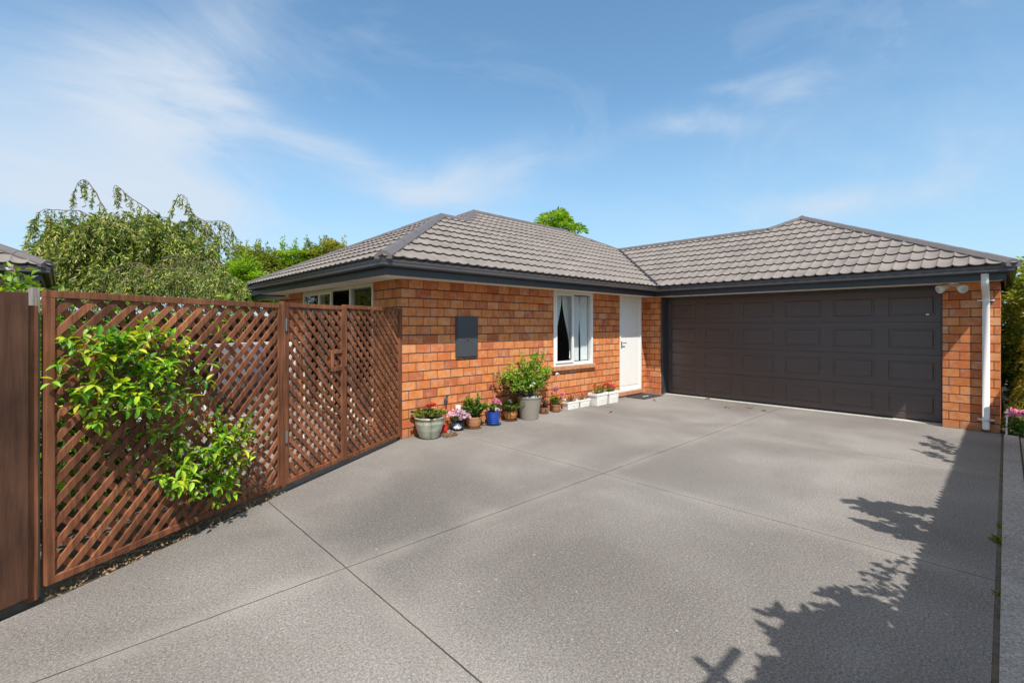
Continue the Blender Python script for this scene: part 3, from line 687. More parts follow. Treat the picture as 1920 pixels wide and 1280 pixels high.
# ------------------------------------------------------------------ vegetation helpers
def strand(lm, p, L, dirx, n, ll, lw, sway=.12):
    """a hanging twig with leaves along it"""
    pts = [Vector(p)]; d = Vector(dirx)
    for i in range(6):
        d = (d+Vector((rnd(-sway, sway), rnd(-sway, sway), -.55))).normalized(); pts.append(pts[-1]+d*L/6)
    for i in range(n):
        t = rnd(0, 5.999); k = int(t); q = pts[k].lerp(pts[k+1], t-k); dd = (pts[k+1]-pts[k]).normalized()
        lm.leaf(q, (dd*.9+rdir()*.75), rdir(), ll*rnd(.7, 1.2), lw*rnd(.8, 1.2))
    return pts
def clumps(lm, c, rad, n, per, ll, lw, cr=.22, shell=.55, droop=.25):
    c = Vector(c)
    for i in range(n):
        d = rdir(); k = shell+(1-shell)*random.random()**.6
        p = c+Vector((d.x*rad[0], d.y*rad[1], d.z*rad[2]))*k*rnd(.82, 1.08)
        r = cr*rnd(.6, 1.35)
        for j in range(per):
            e = rdir(); e.z = abs(e.z)*.9-.15; q = p+e*r*random.random()**.5
            lm.leaf(q, (e+d*.5+Vector((0, 0, -droop))), Vector((0, 0, 1))+rdir()*.5, ll*rnd(.7, 1.25), lw*rnd(.8, 1.2))
def limbs(wm, base, c, rad, r0, n=7):
    base = Vector(base); c = Vector(c); top = c-Vector((0, 0, rad[2]*.4))
    wm.tube([base, base.lerp(top, .5)+Vector((rnd(-.05, .05), rnd(-.05, .05), 0)), top], [r0, r0*.8, r0*.6], 8)
    for i in range(n):
        a = 2*PI*i/n+rnd(-.3, .3); e = c+Vector((math.cos(a)*rad[0]*.75, math.sin(a)*rad[1]*.75, rnd(-.1, .75)*rad[2]))
        m = top.lerp(e, .5)+Vector((0, 0, .12*rad[2])); wm.tube([top, m, e], [r0*.45, r0*.28, r0*.1], 5)
def bushtree(name, label, cat, c, rad, n, per, ll, lw, leafm, cr=.25, shell=.5, group=None, wood='bark'):
    c = Vector(c); base = Vector((c.x, c.y, -.06)); root = thing(name, label, cat, base, 0, group)
    lm = MB(); clumps(lm, c-base, rad, n, per, ll, lw, cr, shell); lm.build('crown' if cat == 'tree' else 'foliage', leafm, root)
    wm = MB(); limbs(wm, (0, 0, 0), c-base, rad, max(.03, rad[0]*.07)); wm.build('trunk' if cat == 'tree' else 'stem', wood, root)
    return root
# ---- tall weeping tree
def at2(x, y, Z, dz=0): return at(x, y, Z)
TA = thing('weeping_tree', 'tall weeping tree with long bare-tipped drooping sprays against the sky, behind the lattice', 'tree', tuple(at(240, 560, 10.4).xy)+(-.06,))
org = TA.location.copy(); lm = MB(); wm = MB()
def loc(x, y, Z): return at(x, y, Z)-org
trunk_top = loc(235, 470, 10.4)
wm.tube([(0, 0, 0), trunk_top*.5+Vector((.08, 0, 0)), trunk_top], [.13, .10, .07], 8)
def arc(pts, Z, r, hang, ns, nl, ll=.085, lw=.022, lean=None):
    P_ = [loc(x, y, Z+dz) for x, y, dz in pts]
    # smooth
    Q = []
    for i in range(len(P_)-1):
        a, b_ = P_[i], P_[i+1]; a0 = P_[max(i-1, 0)]; b1 = P_[min(i+2, len(P_)-1)]
        for j in range(5):
            t = j/5; Q.append(.5*((2*a)+(-a0+b_)*t+(2*a0-5*a+4*b_-b1)*t*t+(-a0+3*a-3*b_+b1)*t**3))
    Q.append(P_[-1]); n = len(Q)
    wm.tube([p_+rdir()*.012 for p_ in Q], [r*.62*(1-.8*i/(n-1)) for i in range(n)], 5)
    for k in range(ns):
        t = (.12+.88*k/max(1, ns-1))*(n-1.001); i = int(t); q_ = Q[i].lerp(Q[i+1], t-i)
        side = Vector((rnd(-1, 1), rnd(-1, 1), .1))*.35
        pts2 = strand(lm, q_, hang*rnd(.4, 1.1), side, nl, ll, lw)
        wm.tube(pts2, .0035, 3, False)
ZT = 10.4
arc([(205, 412, 0), (190, 380, 0), (165, 340, 0), (148, 342, 0), (138, 362, 0)], ZT, .028, .55, 13, 26)
arc([(300, 410, .1), (270, 388, 0), (240, 368, 0), (218, 348, 0), (212, 362, 0)], ZT, .024, .5, 12, 22)
arc([(322, 410, 0), (326, 385, 0), (340, 365, 0), (352, 378, 0), (362, 402, 0)], ZT, .02, .6, 11, 24)
arc([(330, 420, 0), (350, 418, 0), (385, 415, 0), (425, 418, 0), (440, 445, 0)], ZT, .022, .65, 30, 26)
arc([(355, 402, 0), (380, 412, 0), (400, 432, 0), (410, 450, 0)], ZT, .014, .6, 18, 26)
arc([(180, 415, 0), (150, 396, 0), (115, 394, 0), (80, 394, 0), (62, 415, 0)], ZT, .022, .6, 20, 26)
for (x0, x1, y0, k) in ((85, 215, 418, 20), (180, 350, 412, 26), (90, 380, 440, 44), (70, 410, 470, 46), (100, 340, 500, 44)):
    for i in range(k):
        x = x0+(x1-x0)*i/k; Z = ZT+rnd(-1.0, .5); y = y0+rnd(-14, 14)
        s0 = loc(x, y+12, Z); e = loc(x+rnd(-16, 16), y-rnd(0, 10), Z-rnd(.1, .5))
        if i % 2: wm.tube([trunk_top.lerp(s0, .6), s0, e], [.02, .012, .006], 4)
        for j in range(7): strand(lm, e.lerp(s0, rnd(0, .9)), rnd(.35, .95), Vector((rnd(-.6, .6), rnd(-.8, .2), .25)), 26, .105, .03)
clumps(lm, loc(150, 480, ZT+.2), (1.0, .6, .8), 14, 26, .10, .035, .22)
clumps(lm, loc(290, 490, ZT+.2), (1.1, .6, .75), 16, 26, .10, .035, .22)
clumps(lm, loc(230, 560, ZT+.3), (2.0, .8, .9), 70, 40, .09, .03, .3)
lm.build('crown', 'l_weep', TA); wm.build('trunk', 'branch', TA)
# ---- lower weeping mop-top in front of it
TB = thing('weeping_tree', 'small mop-headed weeping tree with a crooked grey stem, in front of the taller weeping tree', 'tree', tuple(at(275, 560, 8.2).xy)+(-.06,))
org = TB.location.copy(); lm = MB(); wm = MB(); ZT = 8.2
top = loc(275, 508, ZT); wm.tube([(0, 0, 0), (.03, 0, 1.2), top], [.055, .045, .035], 8)
arc([(275, 508, 0), (290, 503, 0), (302, 488, 0), (330, 480, 0), (372, 482, -.1), (420, 500, -.2)], ZT, .026, .6, 40, 30, .075, .02)
arc([(275, 508, 0), (262, 494, 0), (240, 494, -.1), (205, 506, -.2), (178, 530, -.3)], ZT, .022, .5, 34, 30, .075, .02)
arc([(290, 503, 0), (310, 506, -.3), (345, 506, -.5), (390, 522, -.8)], ZT, .02, .5, 34, 30, .075, .02)
arc([(270, 520, 0), (250, 522, -.4), (235, 526, -.6), (222, 545, -.8)], ZT, .016, .4, 24, 28, .075, .02)
arc([(290, 503, 0), (340, 488, .5), (400, 500, .8), (450, 530, 1.0)], ZT, .018, .6, 36, 30, .075, .02)
for i in range(230):
    x = rnd(170, 460); yy = 500+((x-310)/155)**2*26+rnd(-4, 50); s0 = loc(x, yy, ZT+rnd(-.9, .9)+.3); strand(lm, s0, rnd(.3, .7), Vector((rnd(-.6, .6), rnd(-.8, .2), .3)), 26, .075, .021)
lm.build('crown', 'l_weep', TB); wm.build('trunk', 'branch', TB)
# ---- hedge trees behind, between the weeping trees and the roof
GH = 'tall shrubs in a row behind the courtyard'
for i, (x, y, Z, rx, rz, m_, lab) in enumerate((
    (455, 520, 12.5, .85, .75, 'l_bright', 'bright lime green bush between the weeping tree and the tiled roof'),
    (470, 500, 15.5, .8, .95, 'l_hedge', 'olive tall shrub just right of the weeping tree, behind the lime green bush'),
    (510, 512, 15.8, .85, .95, 'l_hedge', 'rounded olive shrub above the low end of the roof slope'),
    (552, 502, 16.0, .7, 1.05, 'l_bright', 'bright green pointed shrub in the middle of the row above the roof edge'),
    (590, 500, 16.2, .7, 1.05, 'l_hedge', 'golden-tipped shrub second from the right in the row above the roof'),
    (628, 496, 16.4, .55, 1.1, 'l_gold', 'yellowish spiky-topped shrub closest to the roof hip'))):
    c = at(x, y, Z); r = bushtree('tall_shrub', lab, 'shrub', (c.x, c.y, c.z-.25), (rx, rx, rz), 170, 46, .10, .05, m_, .2, .3, GH)
    if i:
        fo = [o for o in r.children if o.name.startswith('foliage')][0]; lm = MB(); lm.v = [tuple(v.co) for v in fo.data.vertices]; lm.f = [tuple(p.vertices) for p in fo.data.polygons]; lm.mi = [0]*len(lm.f)
        for k in range(9):
            a = rnd(0, 2*PI); bp_ = Vector((math.cos(a)*rx*.6, math.sin(a)*rx*.6, c.z+.06+rz*.55)); hh = rnd(.25, .55)
            for j in range(26):
                t = random.random(); lm.leaf(bp_+Vector((0, 0, hh*t-.1))+rdir()*.07*(1.2-t), Vector((0, 0, .6))+rdir(), rdir(), .09, .035)
        bpy.data.objects.remove(fo); lm.build('foliage', m_, r)
c = at(1040, 452, 21); bushtree('broadleaf_tree', 'fresh green treetop showing above the tiled ridge', 'tree', (c.x, c.y, c.z-.2), (1.25, 1.25, 1.55), 150, 50, .15, .10, 'l_bright', .32, .5)
# ---- right-hand planting
GR = 'shrubs along the right side of the garage'
bushtree('hedge_shrub', 'glossy green and yellow hedge shrub beside the garage corner', 'shrub', (8.4, -6.28, 1.50), (1.3, .66, 1.30), 330, 48, .07, .04, 'l_hedge', .2, .6, GR)
bushtree('hedge_shrub', 'tall hedge tree top rising behind the gutter end of the garage', 'shrub', (11.6, -6.5, 2.0), (1.6, .95, 1.45), 240, 48, .09, .05, 'l_hedge', .25, .6, GR)
bushtree('hedge_shrub', 'low dark green shrub filling the bed under the conifer', 'shrub', (8.9, -6.12, .75), (1.5, .5, .75), 200, 44, .07, .045, 'l_green', .2, .4, GR)
CO = thing('conifer', 'drooping brown-green conifer below the yellow hedge at the garage side', 'conifer', (7.35, -6.14, 0)); lm = MB(); wm = MB()
wm.tube([(0, 0, 0), (0, 0, 1.6)], [.03, .012], 6)
for i in range(190):
    a = rnd(0, 2*PI); z = rnd(.25, 1.6); rr = (1.75-z)*.32
    s0 = Vector((math.cos(a)*rr*.5, math.sin(a)*rr*.5, z)); strand(lm, s0, rnd(.25, .45), Vector((math.cos(a), math.sin(a), .3)), 34, .05, .012, .1)
lm.build('foliage', 'l_gold', CO); wm.build('stem', 'bark', CO)
def flowerhead(fm, p, r, n, petal, pw, up=1):
    for i in range(n):
        d = rdir(); d.z = abs(d.z)*up; fm.leaf(Vector(p)+d*r*.55, d+rdir()*.5, rdir(), petal*rnd(.8, 1.2), pw, .1)
for (x, y, lab) in ((6.45, -5.84, 'low pink flowering plant at the front of the bed by the garage corner'), (6.95, -5.9, 'pink flowering clump further back in the bed beside the garage wall')):
    t = thing('flowering_plant', lab, 'plant', (x, y, .01), 0, 'pink flowers in the side bed'); lm = MB(); fm = MB()
    clumps(lm, (0, 0, .12), (.24, .13, .12), 26, 26, .05, .03, .08, .4)
    lm.build('foliage', 'l_green', t)
    for i in range(9): fm = MB(); flowerhead(fm, (rnd(-.2, .2), rnd(-.10, .12), rnd(.18, .30)), .035, 16, .04, .03); fm.build('flower', 'f_pink', t)
b = MB(); a_ = ground(1875, 812); b.tube([(6.18, -5.735, 0), (6.36, -5.745, .36)], .011, 8); o = b.build('garden_stake', 'white'); tag(o, 'thin white stake leaning beside the garage corner', 'stake')
# weeds in the joint
for (x, y, s_) in ((1866, 1012, 1.0), (1869, 985, .5), (1861, 1110, .5), (1873, 890, .35)):
    p = ground(x, y); lm = MB()
    for i in range(int(60*s_)+8):
        d = Vector((rnd(-1, 1), rnd(-1, 1), rnd(.3, 1.4))); lm.leaf(Vector((rnd(-.06, .06)*s_, rnd(-.012, .012), -.012)), d, rdir(), rnd(.03, .065)*s_+.01, .006, .3)
    o = lm.build('weed', 'l_hedge', loc=(p.x, -5.70, 0)); tag(o, ['largest weed tuft growing in the joint beside the concrete edging', 'tiny weed just beyond the largest tuft in the edging joint', 'small weed nearest the camera in the edging joint', 'farthest tiny weed in the edging joint towards the garage'][[1012, 985, 1110, 890].index(y)], 'weed', 'weeds in the driveway joint')

# ---- citrus growing through the lattice
CT = thing('citrus_shrub', 'bright green citrus shrub pushing its leaves out through the lattice panel', 'shrub', (P3(.95, -.35, 0).x, P3(.95, -.35, 0).y, -.02))
org = CT.location.copy(); lm = MB(); wm = MB()
def sprig(p, d, n, ll=.085):
    d = d.normalized(); L = rnd(.09, .16); e = p+d*L; wm.tube([p-d*.12, p, e], [.004, .003, .0015], 4, False)
    for i in range(n):
        t = i/(n-1); q_ = p.lerp(e, t); a = i*2.4+rnd(-.3, .3)
        s_ = d.cross(Vector((0, 0, 1))).normalized(); u_ = s_.cross(d)
        o_ = (s_*math.cos(a)+u_*math.sin(a))
        lm.bigleaf(q_, o_*1.0+d*(.35+.6*t)+Vector((0, 0, rnd(-.2, .25))), Vector((0, 0, 1))+o_*-.2+rdir()*.25, ll*rnd(.65, 1.2), ll*rnd(.36, .48), rnd(.1, .45))
for (x, y, rx, ry, k, o0, o1) in ((165, 690, 52, 58, 20, .02, .14), (235, 700, 65, 62, 34, .03, .24), (315, 705, 62, 46, 22, .02, .17), (250, 640, 50, 22, 11, .02, .14), (215, 765, 50, 34, 13, .02, .14),
                                  (395, 850, 62, 56, 30, .02, .20), (345, 885, 42, 38, 16, .03, .20), (430, 815, 35, 28, 9, .01, .12), (400, 915, 40, 22, 9, .02, .12), (340, 800, 30, 18, 3, .0, .06), (265, 800, 30, 18, 3, .0, .05), (130, 640, 14, 10, 2, .0, .04)):
    for i in range(k):
        a = rnd(0, 2*PI); rr = random.random()**.5; off = rnd(o0, o1)*(1.15-rr*.75)
        p = onfence(x+rx*math.cos(a)*rr, y+ry*math.sin(a)*rr, off)-org
        sprig(p, FN*rnd(.3, 1.0)+FD*math.cos(a)*.6*rr+Vector((0, 0, -math.sin(a)*.6*rr+rnd(-.1, .4))), random.randint(6, 9), rnd(.055, .082))
for (x, y) in ((235, 700), (180, 700), (310, 700), (390, 850), (345, 880), (250, 650)):
    e = onfence(x, y, .05)-org; m_ = onfence(x+10, y+60, -.2)-org; wm.tube([(rnd(-.1, .1), rnd(-.05, .05), .0), m_, e], [.012, .008, .004], 5)
for i in range(120):      # foliage still behind the lattice
    p = P3(rnd(.05, 1.5), -rnd(.10, .55), rnd(.2, 1.75))-org; sprig(p, rdir()+FN*.3, 6, .08)
lm.build('foliage', 'l_citrus', CT); wm.build('stem', 'branch', CT)

# ---- courtyard things glimpsed through the lattice
bushtree('garden_shrub', 'dark green garden shrub inside the courtyard at the left end of the lattice', 'shrub', tuple(P3(.35, -1.1, 0).xy)+(.95,), (.75, .55, .9), 150, 40, .06, .04, 'l_green', .2, .35)
t = bushtree('garden_shrub', 'leafy shrub with white blooms inside the courtyard behind the lattice screen', 'shrub', tuple(P3(1.35, -1.5, 0).xy)+(.75,), (.6, .5, .75), 110, 38, .05, .035, 'l_hedge', .18, .35)
for i in range(16): fm = MB(); flowerhead(fm, (rnd(-.4, .4), rnd(-.45, .1), rnd(.4, 1.35)), .045, 16, .05, .04); fm.build('flower', 'f_white', t)
AR = thing('clothes_airer', 'folding white clothes airer hung with laundry behind the lattice gate', 'clothes airer', tuple(P3(2.55, -1.15, 0).xy)+(-.012,), math.atan2(FD.y, FD.x))
b = MB()
for x in (-.6, .6):
    b.tube([(x, -.28, 0), (x, .2, 1.35)], .009, 6); b.tube([(x, .28, 0), (x, -.2, 1.35)], .009, 6)
for y, z in ((-.2, 1.35), (-.1, 1.35), (0, 1.36), (.1, 1.35), (.2, 1.35), (-.14, .5), (.14, .5)): b.tube([(-.62, y, z), (.62, y, z)], .006, 6)
b.build('frame', 'white', AR)
M['cl_grey'] = mat('grey_cloth', (.20, .22, .25), .9, (.16, .17, .2), 20); M['cl_blue'] = mat('blue_cloth', (.12, .16, .28), .9, (.09, .12, .22), 20); M['cl_white'] = mat('white_cloth', (.75, .75, .73), .9, (.68, .68, .67), 20)
for (x, y, wd, z0, m_, nm, lab) in ((-.42, -.2, .30, .62, 'cl_grey', 'towel', 'grey towel hanging on the airer at its left end'), (-.06, -.1, .34, .75, 'cl_blue', 'shirt', 'dark blue shirt hanging on the airer in the middle'), (.34, -.2, .28, .55, 'cl_white', 'towel', 'white towel hanging on the airer at its right end')):
    b = MB(); n = 12; idx = []
    prof = [(-.012, z0), (-.016, 1.0), (-.012, 1.34), (0, 1.362), (.012, 1.34), (.03, 1.0), (.035, z0+.12)]
    for i in range(n+1):
        for (dy, z) in prof: b.v.append((x-wd/2+wd*i/n, y+dy+.012*math.sin(i*1.3+z*2)*(1.4-z)*1.2, z))
    k = len(prof)
    for i in range(n):
        for j in range(k-1): b.f.append((i*k+j, (i+1)*k+j, (i+1)*k+j+1, i*k+j+1)); b.mi.append(0)
    o = b.build(nm, m_, smooth=True); o.matrix_world = AR.matrix_basis.copy(); o.location = AR.location; o.rotation_euler = AR.rotation_euler
    sd = o.modifiers.new('solid', 'SOLIDIFY'); sd.thickness = .004; tag(o, lab, 'laundry', 'laundry on the airer')
CH = thing('garden_chair', 'white plastic garden chair on the courtyard paving behind the gate', 'chair', tuple(P3(2.25, -2.5, 0).xy)+(-.012,), 2.2)
b = MB(); b.box(-.23, .23, -.23, .23, .42, .45); b.build('seat', 'white', CH, bevel=.008)
b = MB()
for i in range(6): b.box(-.21+i*.075, -.165+i*.075, .20, .225, .47, .82)
b.box(-.23, .23, .195, .23, .82, .87); b.build('backrest', 'white', CH, bevel=.005)
for x in (-.21, .21):
    for y in (-.2, .21):
        b = MB(); b.tube([(x*1.1, y*1.1, 0), (x, y, .425)], [.016, .02], 8); b.build('leg', 'white', CH)
    b = MB(); b.box(x-.02, x+.02, -.22, .22, .62, .64); b.tube([(x, -.21, .63), (x*1.02, -.22, .43)], .014, 6); b.build('armrest', 'white', CH)

BK = thing('back_fence', 'brown board fence closing the far side of the courtyard, seen only through the lattice', 'fence')
x = -9.0
b = MB()
while x < 1.0: b.box(x, x+.148, 8.3, 8.32, -.05, 1.8); x += .152
b.build('boards', 'board', BK); b = MB(); b.box(-9, 1, 8.32, 8.37, .4, .5); b.box(-9, 1, 8.32, 8.37, 1.4, 1.5); b.build('rail', 'board', BK)
for i, (t_, o_, lab_) in enumerate(((.9, -2.6, 'broad green courtyard shrub in the second row behind the lattice screen'), (1.75, -3.4, 'courtyard shrub farther back between the airer and the screen'), (.1, -2.4, 'courtyard shrub near the board fence, second row'), (2.9, -4.2, 'courtyard shrub by the far corner of the paving'))):
    p_ = P3(t_, o_, 0); bushtree('garden_shrub', lab_, 'shrub', (p_.x, p_.y, .85), (.8, .7, .85), 120, 38, .075, .045, 'l_green' if i % 2 else 'l_hedge', .2, .35)
lm = MB()
for i in range(420):
    p_ = P3(rnd(.02, 1.78), rnd(-.08, .06), rnd(-.01, .008)); lm.leaf(p_, rdir(), rdir(), rnd(.012, .035), .014)
tag(lm.build('leaf_litter', 'l_brown'), 'leaf litter and grit gathered under the lattice screen', 'leaf litter', kind='stuff')
# ------------------------------------------------------------------ potted plants along the wall
TC = mat('terracotta', (.50, .24, .11), .75, (.40, .18, .085), 9, .25, 60); M['terracotta'] = TC
M['tc_glaze'] = mat('orange_glaze', (.48, .21, .055), .4, (.36, .15, .05), 9); M['tc_dark'] = mat('old_terracotta', (.34, .15, .075), .8, (.25, .11, .06), 12)
M['glaze'] = mat('celadon_glaze', (.22, .25, .19), .28, (.42, .42, .34), 12, coat=.3); M['glaze_dark'] = mat('pot_trim', (.20, .17, .08), .5, (.3, .26, .13), 60)
M['blue'] = mat('blue_glaze', (.015, .05, .30), .3, (.02, .07, .36), 8, coat=.3); M['navy'] = mat('navy_glaze', (.03, .045, .10), .35); M['greenp'] = mat('green_plastic', (.04, .10, .07), .5)
M['taupe'] = mat('taupe_resin', (.27, .245, .20), .6, (.255, .23, .19), 3, .1, 120); M['redp'] = mat('red_glaze', (.60, .03, .02), .35); M['potsoil'] = mat('potting_soil', (.045, .03, .02), .95, (.09, .06, .04), 60, .8, 120)
M['trough'] = mat('white_trough', (.82, .81, .78), .65, (.72, .70, .64), 5, .2, 60); M['pebble'] = mat('pebbles', (.6, .6, .58), .5, (.12, .12, .12), 25)
def infront(x, yf, r):
    p = ground(x, yf); d = Vector((p.x-CAM.x, p.y-CAM.y, 0)).normalized(); return p+d*r
def onwall(x, v):
    d = ray(x, 600); t = (v-CAM.y)/d.y; return Vector((CAM.x+d.x*t, v, 0))
def potted(name, label, x, y, prof, pm, rim_z, rim_r, smooth=True, group='potted plants along the brick wall'):
    rb = max(r_ for r_, z_ in prof if z_ < .06); rm = max(r_ for r_, z_ in prof)
    p = infront(x, y, rb)
    if p.y > -rm-.015: p = onwall(x, -rm-.015)
    t = thing(name, label, 'potted plant', (p.x, p.y, 0), rnd(-.3, .3), group)
    b = MB(); b.lathe(prof, 32); b.build('pot', pm, t, smooth=False, bevel=0)
    o = t.children[-1] if t.children else None
    b = MB(); b.lathe([(rim_r*.3, rim_z+.004), (rim_r*.01, rim_z+.008)], 20); b.lathe([(rim_r, rim_z-.002), (rim_r*.3, rim_z+.004)], 20); b.build('soil', 'potsoil', t)
    return t
def wallprof(pts, rim_in, depth):
    r, z = pts[-1]; return pts+[(r-rim_in, z), (r-rim_in-.004, z-depth)]
def sm(o): o.data.polygons.foreach_set('use_smooth', [True]*len(o.data.polygons))
def plant(t, leafm, base_z, h, spread, nst, nl, ll, lw, stemm='l_green', off=(0, 0), up=.6, r0=.05):
    lm = MB(); wm = MB(); tips = []
    for i in range(nst):
        a = rnd(0, 2*PI); k = random.random()**.5; b0 = Vector((math.cos(a)*r0*k, math.sin(a)*r0*k, base_z))
        e = b0+Vector((math.cos(a)*spread*k+off[0], math.sin(a)*spread*k+off[1], h*rnd(.55, 1.0)*(1-.3*k))); m_ = b0.lerp(e, .55)+Vector((0, 0, h*.12))
        wm.tube([b0, m_, e], [.004, .003, .002], 4, False); tips.append(e)
        for j in range(nl):
            s_ = random.random()**.6; q_ = b0.lerp(m_, s_/.55) if s_ < .55 else m_.lerp(e, (s_-.55)/.45)
            d = rdir(); d.z = d.z*.5+up; lm.leaf(q_, d, Vector((0, 0, 1))+rdir()*.4, ll*rnd(.6, 1.2), lw*rnd(.7, 1.2), .2)
    lm.build('foliage', leafm, t); wm.build('stem', 'branch', t); return tips
def flowers(t, m_, tips, r, n, petal, pw, name='flower'):
    for e in tips: fm = MB(); flowerhead(fm, e, r, n, petal, pw); fm.build(name, m_, t)
def saucer(t, r, m_='terracotta', z=0):
    b = MB(); b.lathe([(r*.85, z), (r, z+.022), (r-.008, z+.022), (r*.82, z+.006)], 28); b.build('saucer', m_, t)
# 1 glazed pot
t = potted('glazed_pot', 'large pale green glazed pot with red geranium, nearest the lattice', 805, 822, wallprof([(.115, 0), (.135, .02), (.175, .12), (.197, .21), (.195, .25), (.183, .262), (.205, .275), (.21, .285), (.203, .296)], .018, .03), 'glaze', .275, .18)
b = MB()
for i in range(46):
    a = 2*PI*i/46; b.tube([(.197*math.cos(a), .197*math.sin(a), .256), (.199*math.cos(a+.1), .199*math.sin(a+.1), .270)], .006, 5)
b.build('rope_trim', 'glaze_dark', t)
d_ = (CAM-t.location); az = math.atan2(d_.y, d_.x)-t.rotation_euler.z+.12
b = MB(); b.tube([(r*math.cos(az), r*math.sin(az), z) for r, z in ((.198, .25), (.199, .21), (.178, .12), (.139, .025))], .0045, 6); b.build('drip_mark', 'glaze_dark', t)
tp = plant(t, 'l_hedge', .28, .13, .17, 26, 26, .045, .03, r0=.12); tp2 = plant(t, 'l_green', .28, .15, .10, 8, 22, .045, .032, r0=.06, off=(.03, 0))
flowers(t, 'f_red', [Vector((.02, -.03, .44)), Vector((-.03, -.02, .42)), Vector((.06, .0, .43))], .04, 22, .035, .028)
# 2 red vase
p = infront(833, 813, .04); t = thing('red_vase', 'small bright red ceramic vase beside the pale green glazed pot', 'vase', (p.x, p.y, 0)); b = MB(); b.lathe([(.035, 0), (.048, .05), (.046, .10), (.034, .125), (.040, .135), (.034, .135), (.028, .11)], 24); sm(b.build('body', 'redp', t))
wm = MB()
for i in range(5): wm.tube([(0, 0, .1), (rnd(-.02, .03), rnd(-.02, .02), .2), (rnd(-.03, .06), rnd(-.03, .03), rnd(.22, .30))], .003, 4)
wm.build('dry_twig', 'l_brown', t)
p = ground(843, 818); lm = MB()
for i in range(130): lm.leaf(Vector((rnd(-.11, .11), rnd(-.06, .06), rnd(.004, .045))), rdir(), rdir(), rnd(.02, .05), .02)
o = lm.build('dry_leaves', 'l_brown', loc=(p.x, p.y, 0)); tag(o, 'little heap of dry brown leaves on the concrete in front of the red vase', 'dry leaves')
# bird ornament on stake and solar light
p = onwall(836, -.06); t = thing('bird_ornament', 'dark bird ornament with red tail on a thin stake against the wall', 'ornament', (p.x, p.y, 0)); b = MB(); b.tube([(0, 0, 0), (0, 0, .40)], .003, 5); b.build('stake', 'jamb', t)
b = MB(); b.tube([(-.03, 0, .36), (-.012, 0, .40), (.0, 0, .45), (.012, 0, .49), (.02, 0, .515)], [.006, .020, .026, .018, .012], 10); b.tube([(.02, 0, .512), (.035, 0, .518), (.055, 0, .512)], [.014, .012, .002], 8); b.build('body', 'jamb', t, smooth=True)
b = MB(); b.tube([(-.004, 0, .42), (-.02, 0, .37), (-.03, 0, .32)], [.012, .016, .006], 8); b.build('tail', 'redp', t, smooth=True)
p = onwall(859, -.055); t = thing('solar_light', 'white capped solar stake light between the pots', 'garden light', (p.x, p.y, 0)); b = MB(); b.tube([(0, 0, 0), (0, 0, .20)], .007, 6); b.build('stake', 'white', t); b = MB(); b.lathe([(.022, .20), (.030, .255)], 16); b.build('lens', 'navy', t); b = MB(); b.lathe([(.040, .256), (.043, .262), (.043, .345), (.036, .354), (.002, .355)], 20); b.build('cap', 'white', t)
# 3 bowl
t = potted('bowl_pot', 'small navy and white patterned bowl with pale pink cyclamen', 858, 807, wallprof([(.05, 0), (.075, .015), (.097, .06), (.095, .095), (.085, .115), (.094, .128)], .012, .02), 'navy', .115, .08)
d_ = (CAM-t.location); az = math.atan2(d_.y, d_.x)-t.rotation_euler.z
b = MB()
for da, z, w_ in ((-.35, .06, .02), (-.1, .07, .025), (.15, .055, .02), (.4, .065, .016), (-.2, .04, .014), (.28, .085, .014)):
    b.lathe([(w_, 0), (w_*.7, .004), (.001, .005)], 10); n = 30
o = MB()
for da, z, w_ in ((-.45, .06, .018), (-.15, .068, .026), (.15, .058, .024), (.42, .066, .018), (-.28, .042, .012), (.3, .086, .012), (0, .09, .010)):
    r_ = .099 if .045 < z < .095 else .094; a = az+da; cc_ = Vector((r_*math.cos(a), r_*math.sin(a), z)); u_ = Vector((-math.sin(a), math.cos(a), 0)); n_ = Vector((math.cos(a), math.sin(a), 0))
    o.face([cc_+u_*w_*math.cos(k*PI/3)+Vector((0, 0, w_*math.sin(k*PI/3)))+n_*.002 for k in range(6)])
o.build('painted_pattern', 'cl_white', t)
tp = plant(t, 'l_green', .12, .08, .08, 10, 20, .04, .032, r0=.04); tp = plant(t, 'l_green', .12, .17, .13, 24, 2, .04, .03, r0=.04)
flowers(t, 'f_pale', tp, .022, 16, .045, .03)
# 4 terracotta bowl
t = potted('terracotta_pot', 'wide terracotta pot with a leafy green bush, between the patterned bowl and the blue pot', 888, 802, wallprof([(.085, .02), (.10, .04), (.118, .10), (.128, .15), (.133, .155), (.133, .175)], .014, .025), 'terracotta', .16, .11); saucer(t, .13)
plant(t, 'l_green', .16, .28, .17, 34, 24, .05, .034, r0=.06); plant(t, 'l_bright', .2, .36, .12, 16, 16, .05, .035, r0=.05)
# 5 blue
prof = []
for i in range(5): prof += [(.082+i*.005, .02+i*.034), (.089+i*.005, .03+i*.034), (.083+i*.005, .048+i*.034)]
t = potted('blue_pot', 'bright blue ribbed pot in a green saucer with pink geraniums', 925, 798, wallprof(prof+[(.112, .192), (.112, .208)], .01, .03), 'blue', .19, .09); saucer(t, .125, 'greenp')
tp = plant(t, 'l_green', .19, .17, .12, 14, 18, .04, .03, r0=.05); tp = [Vector((rnd(-.06, .13), rnd(-.1, .06), rnd(.30, .40))) for i in range(6)]
flowers(t, 'f_pink', tp, .032, 18, .035, .028); flowers(t, 'f_white', [Vector((-.06, -.09, .26)), Vector((-.03, -.10, .235))], .02, 14, .03, .025)
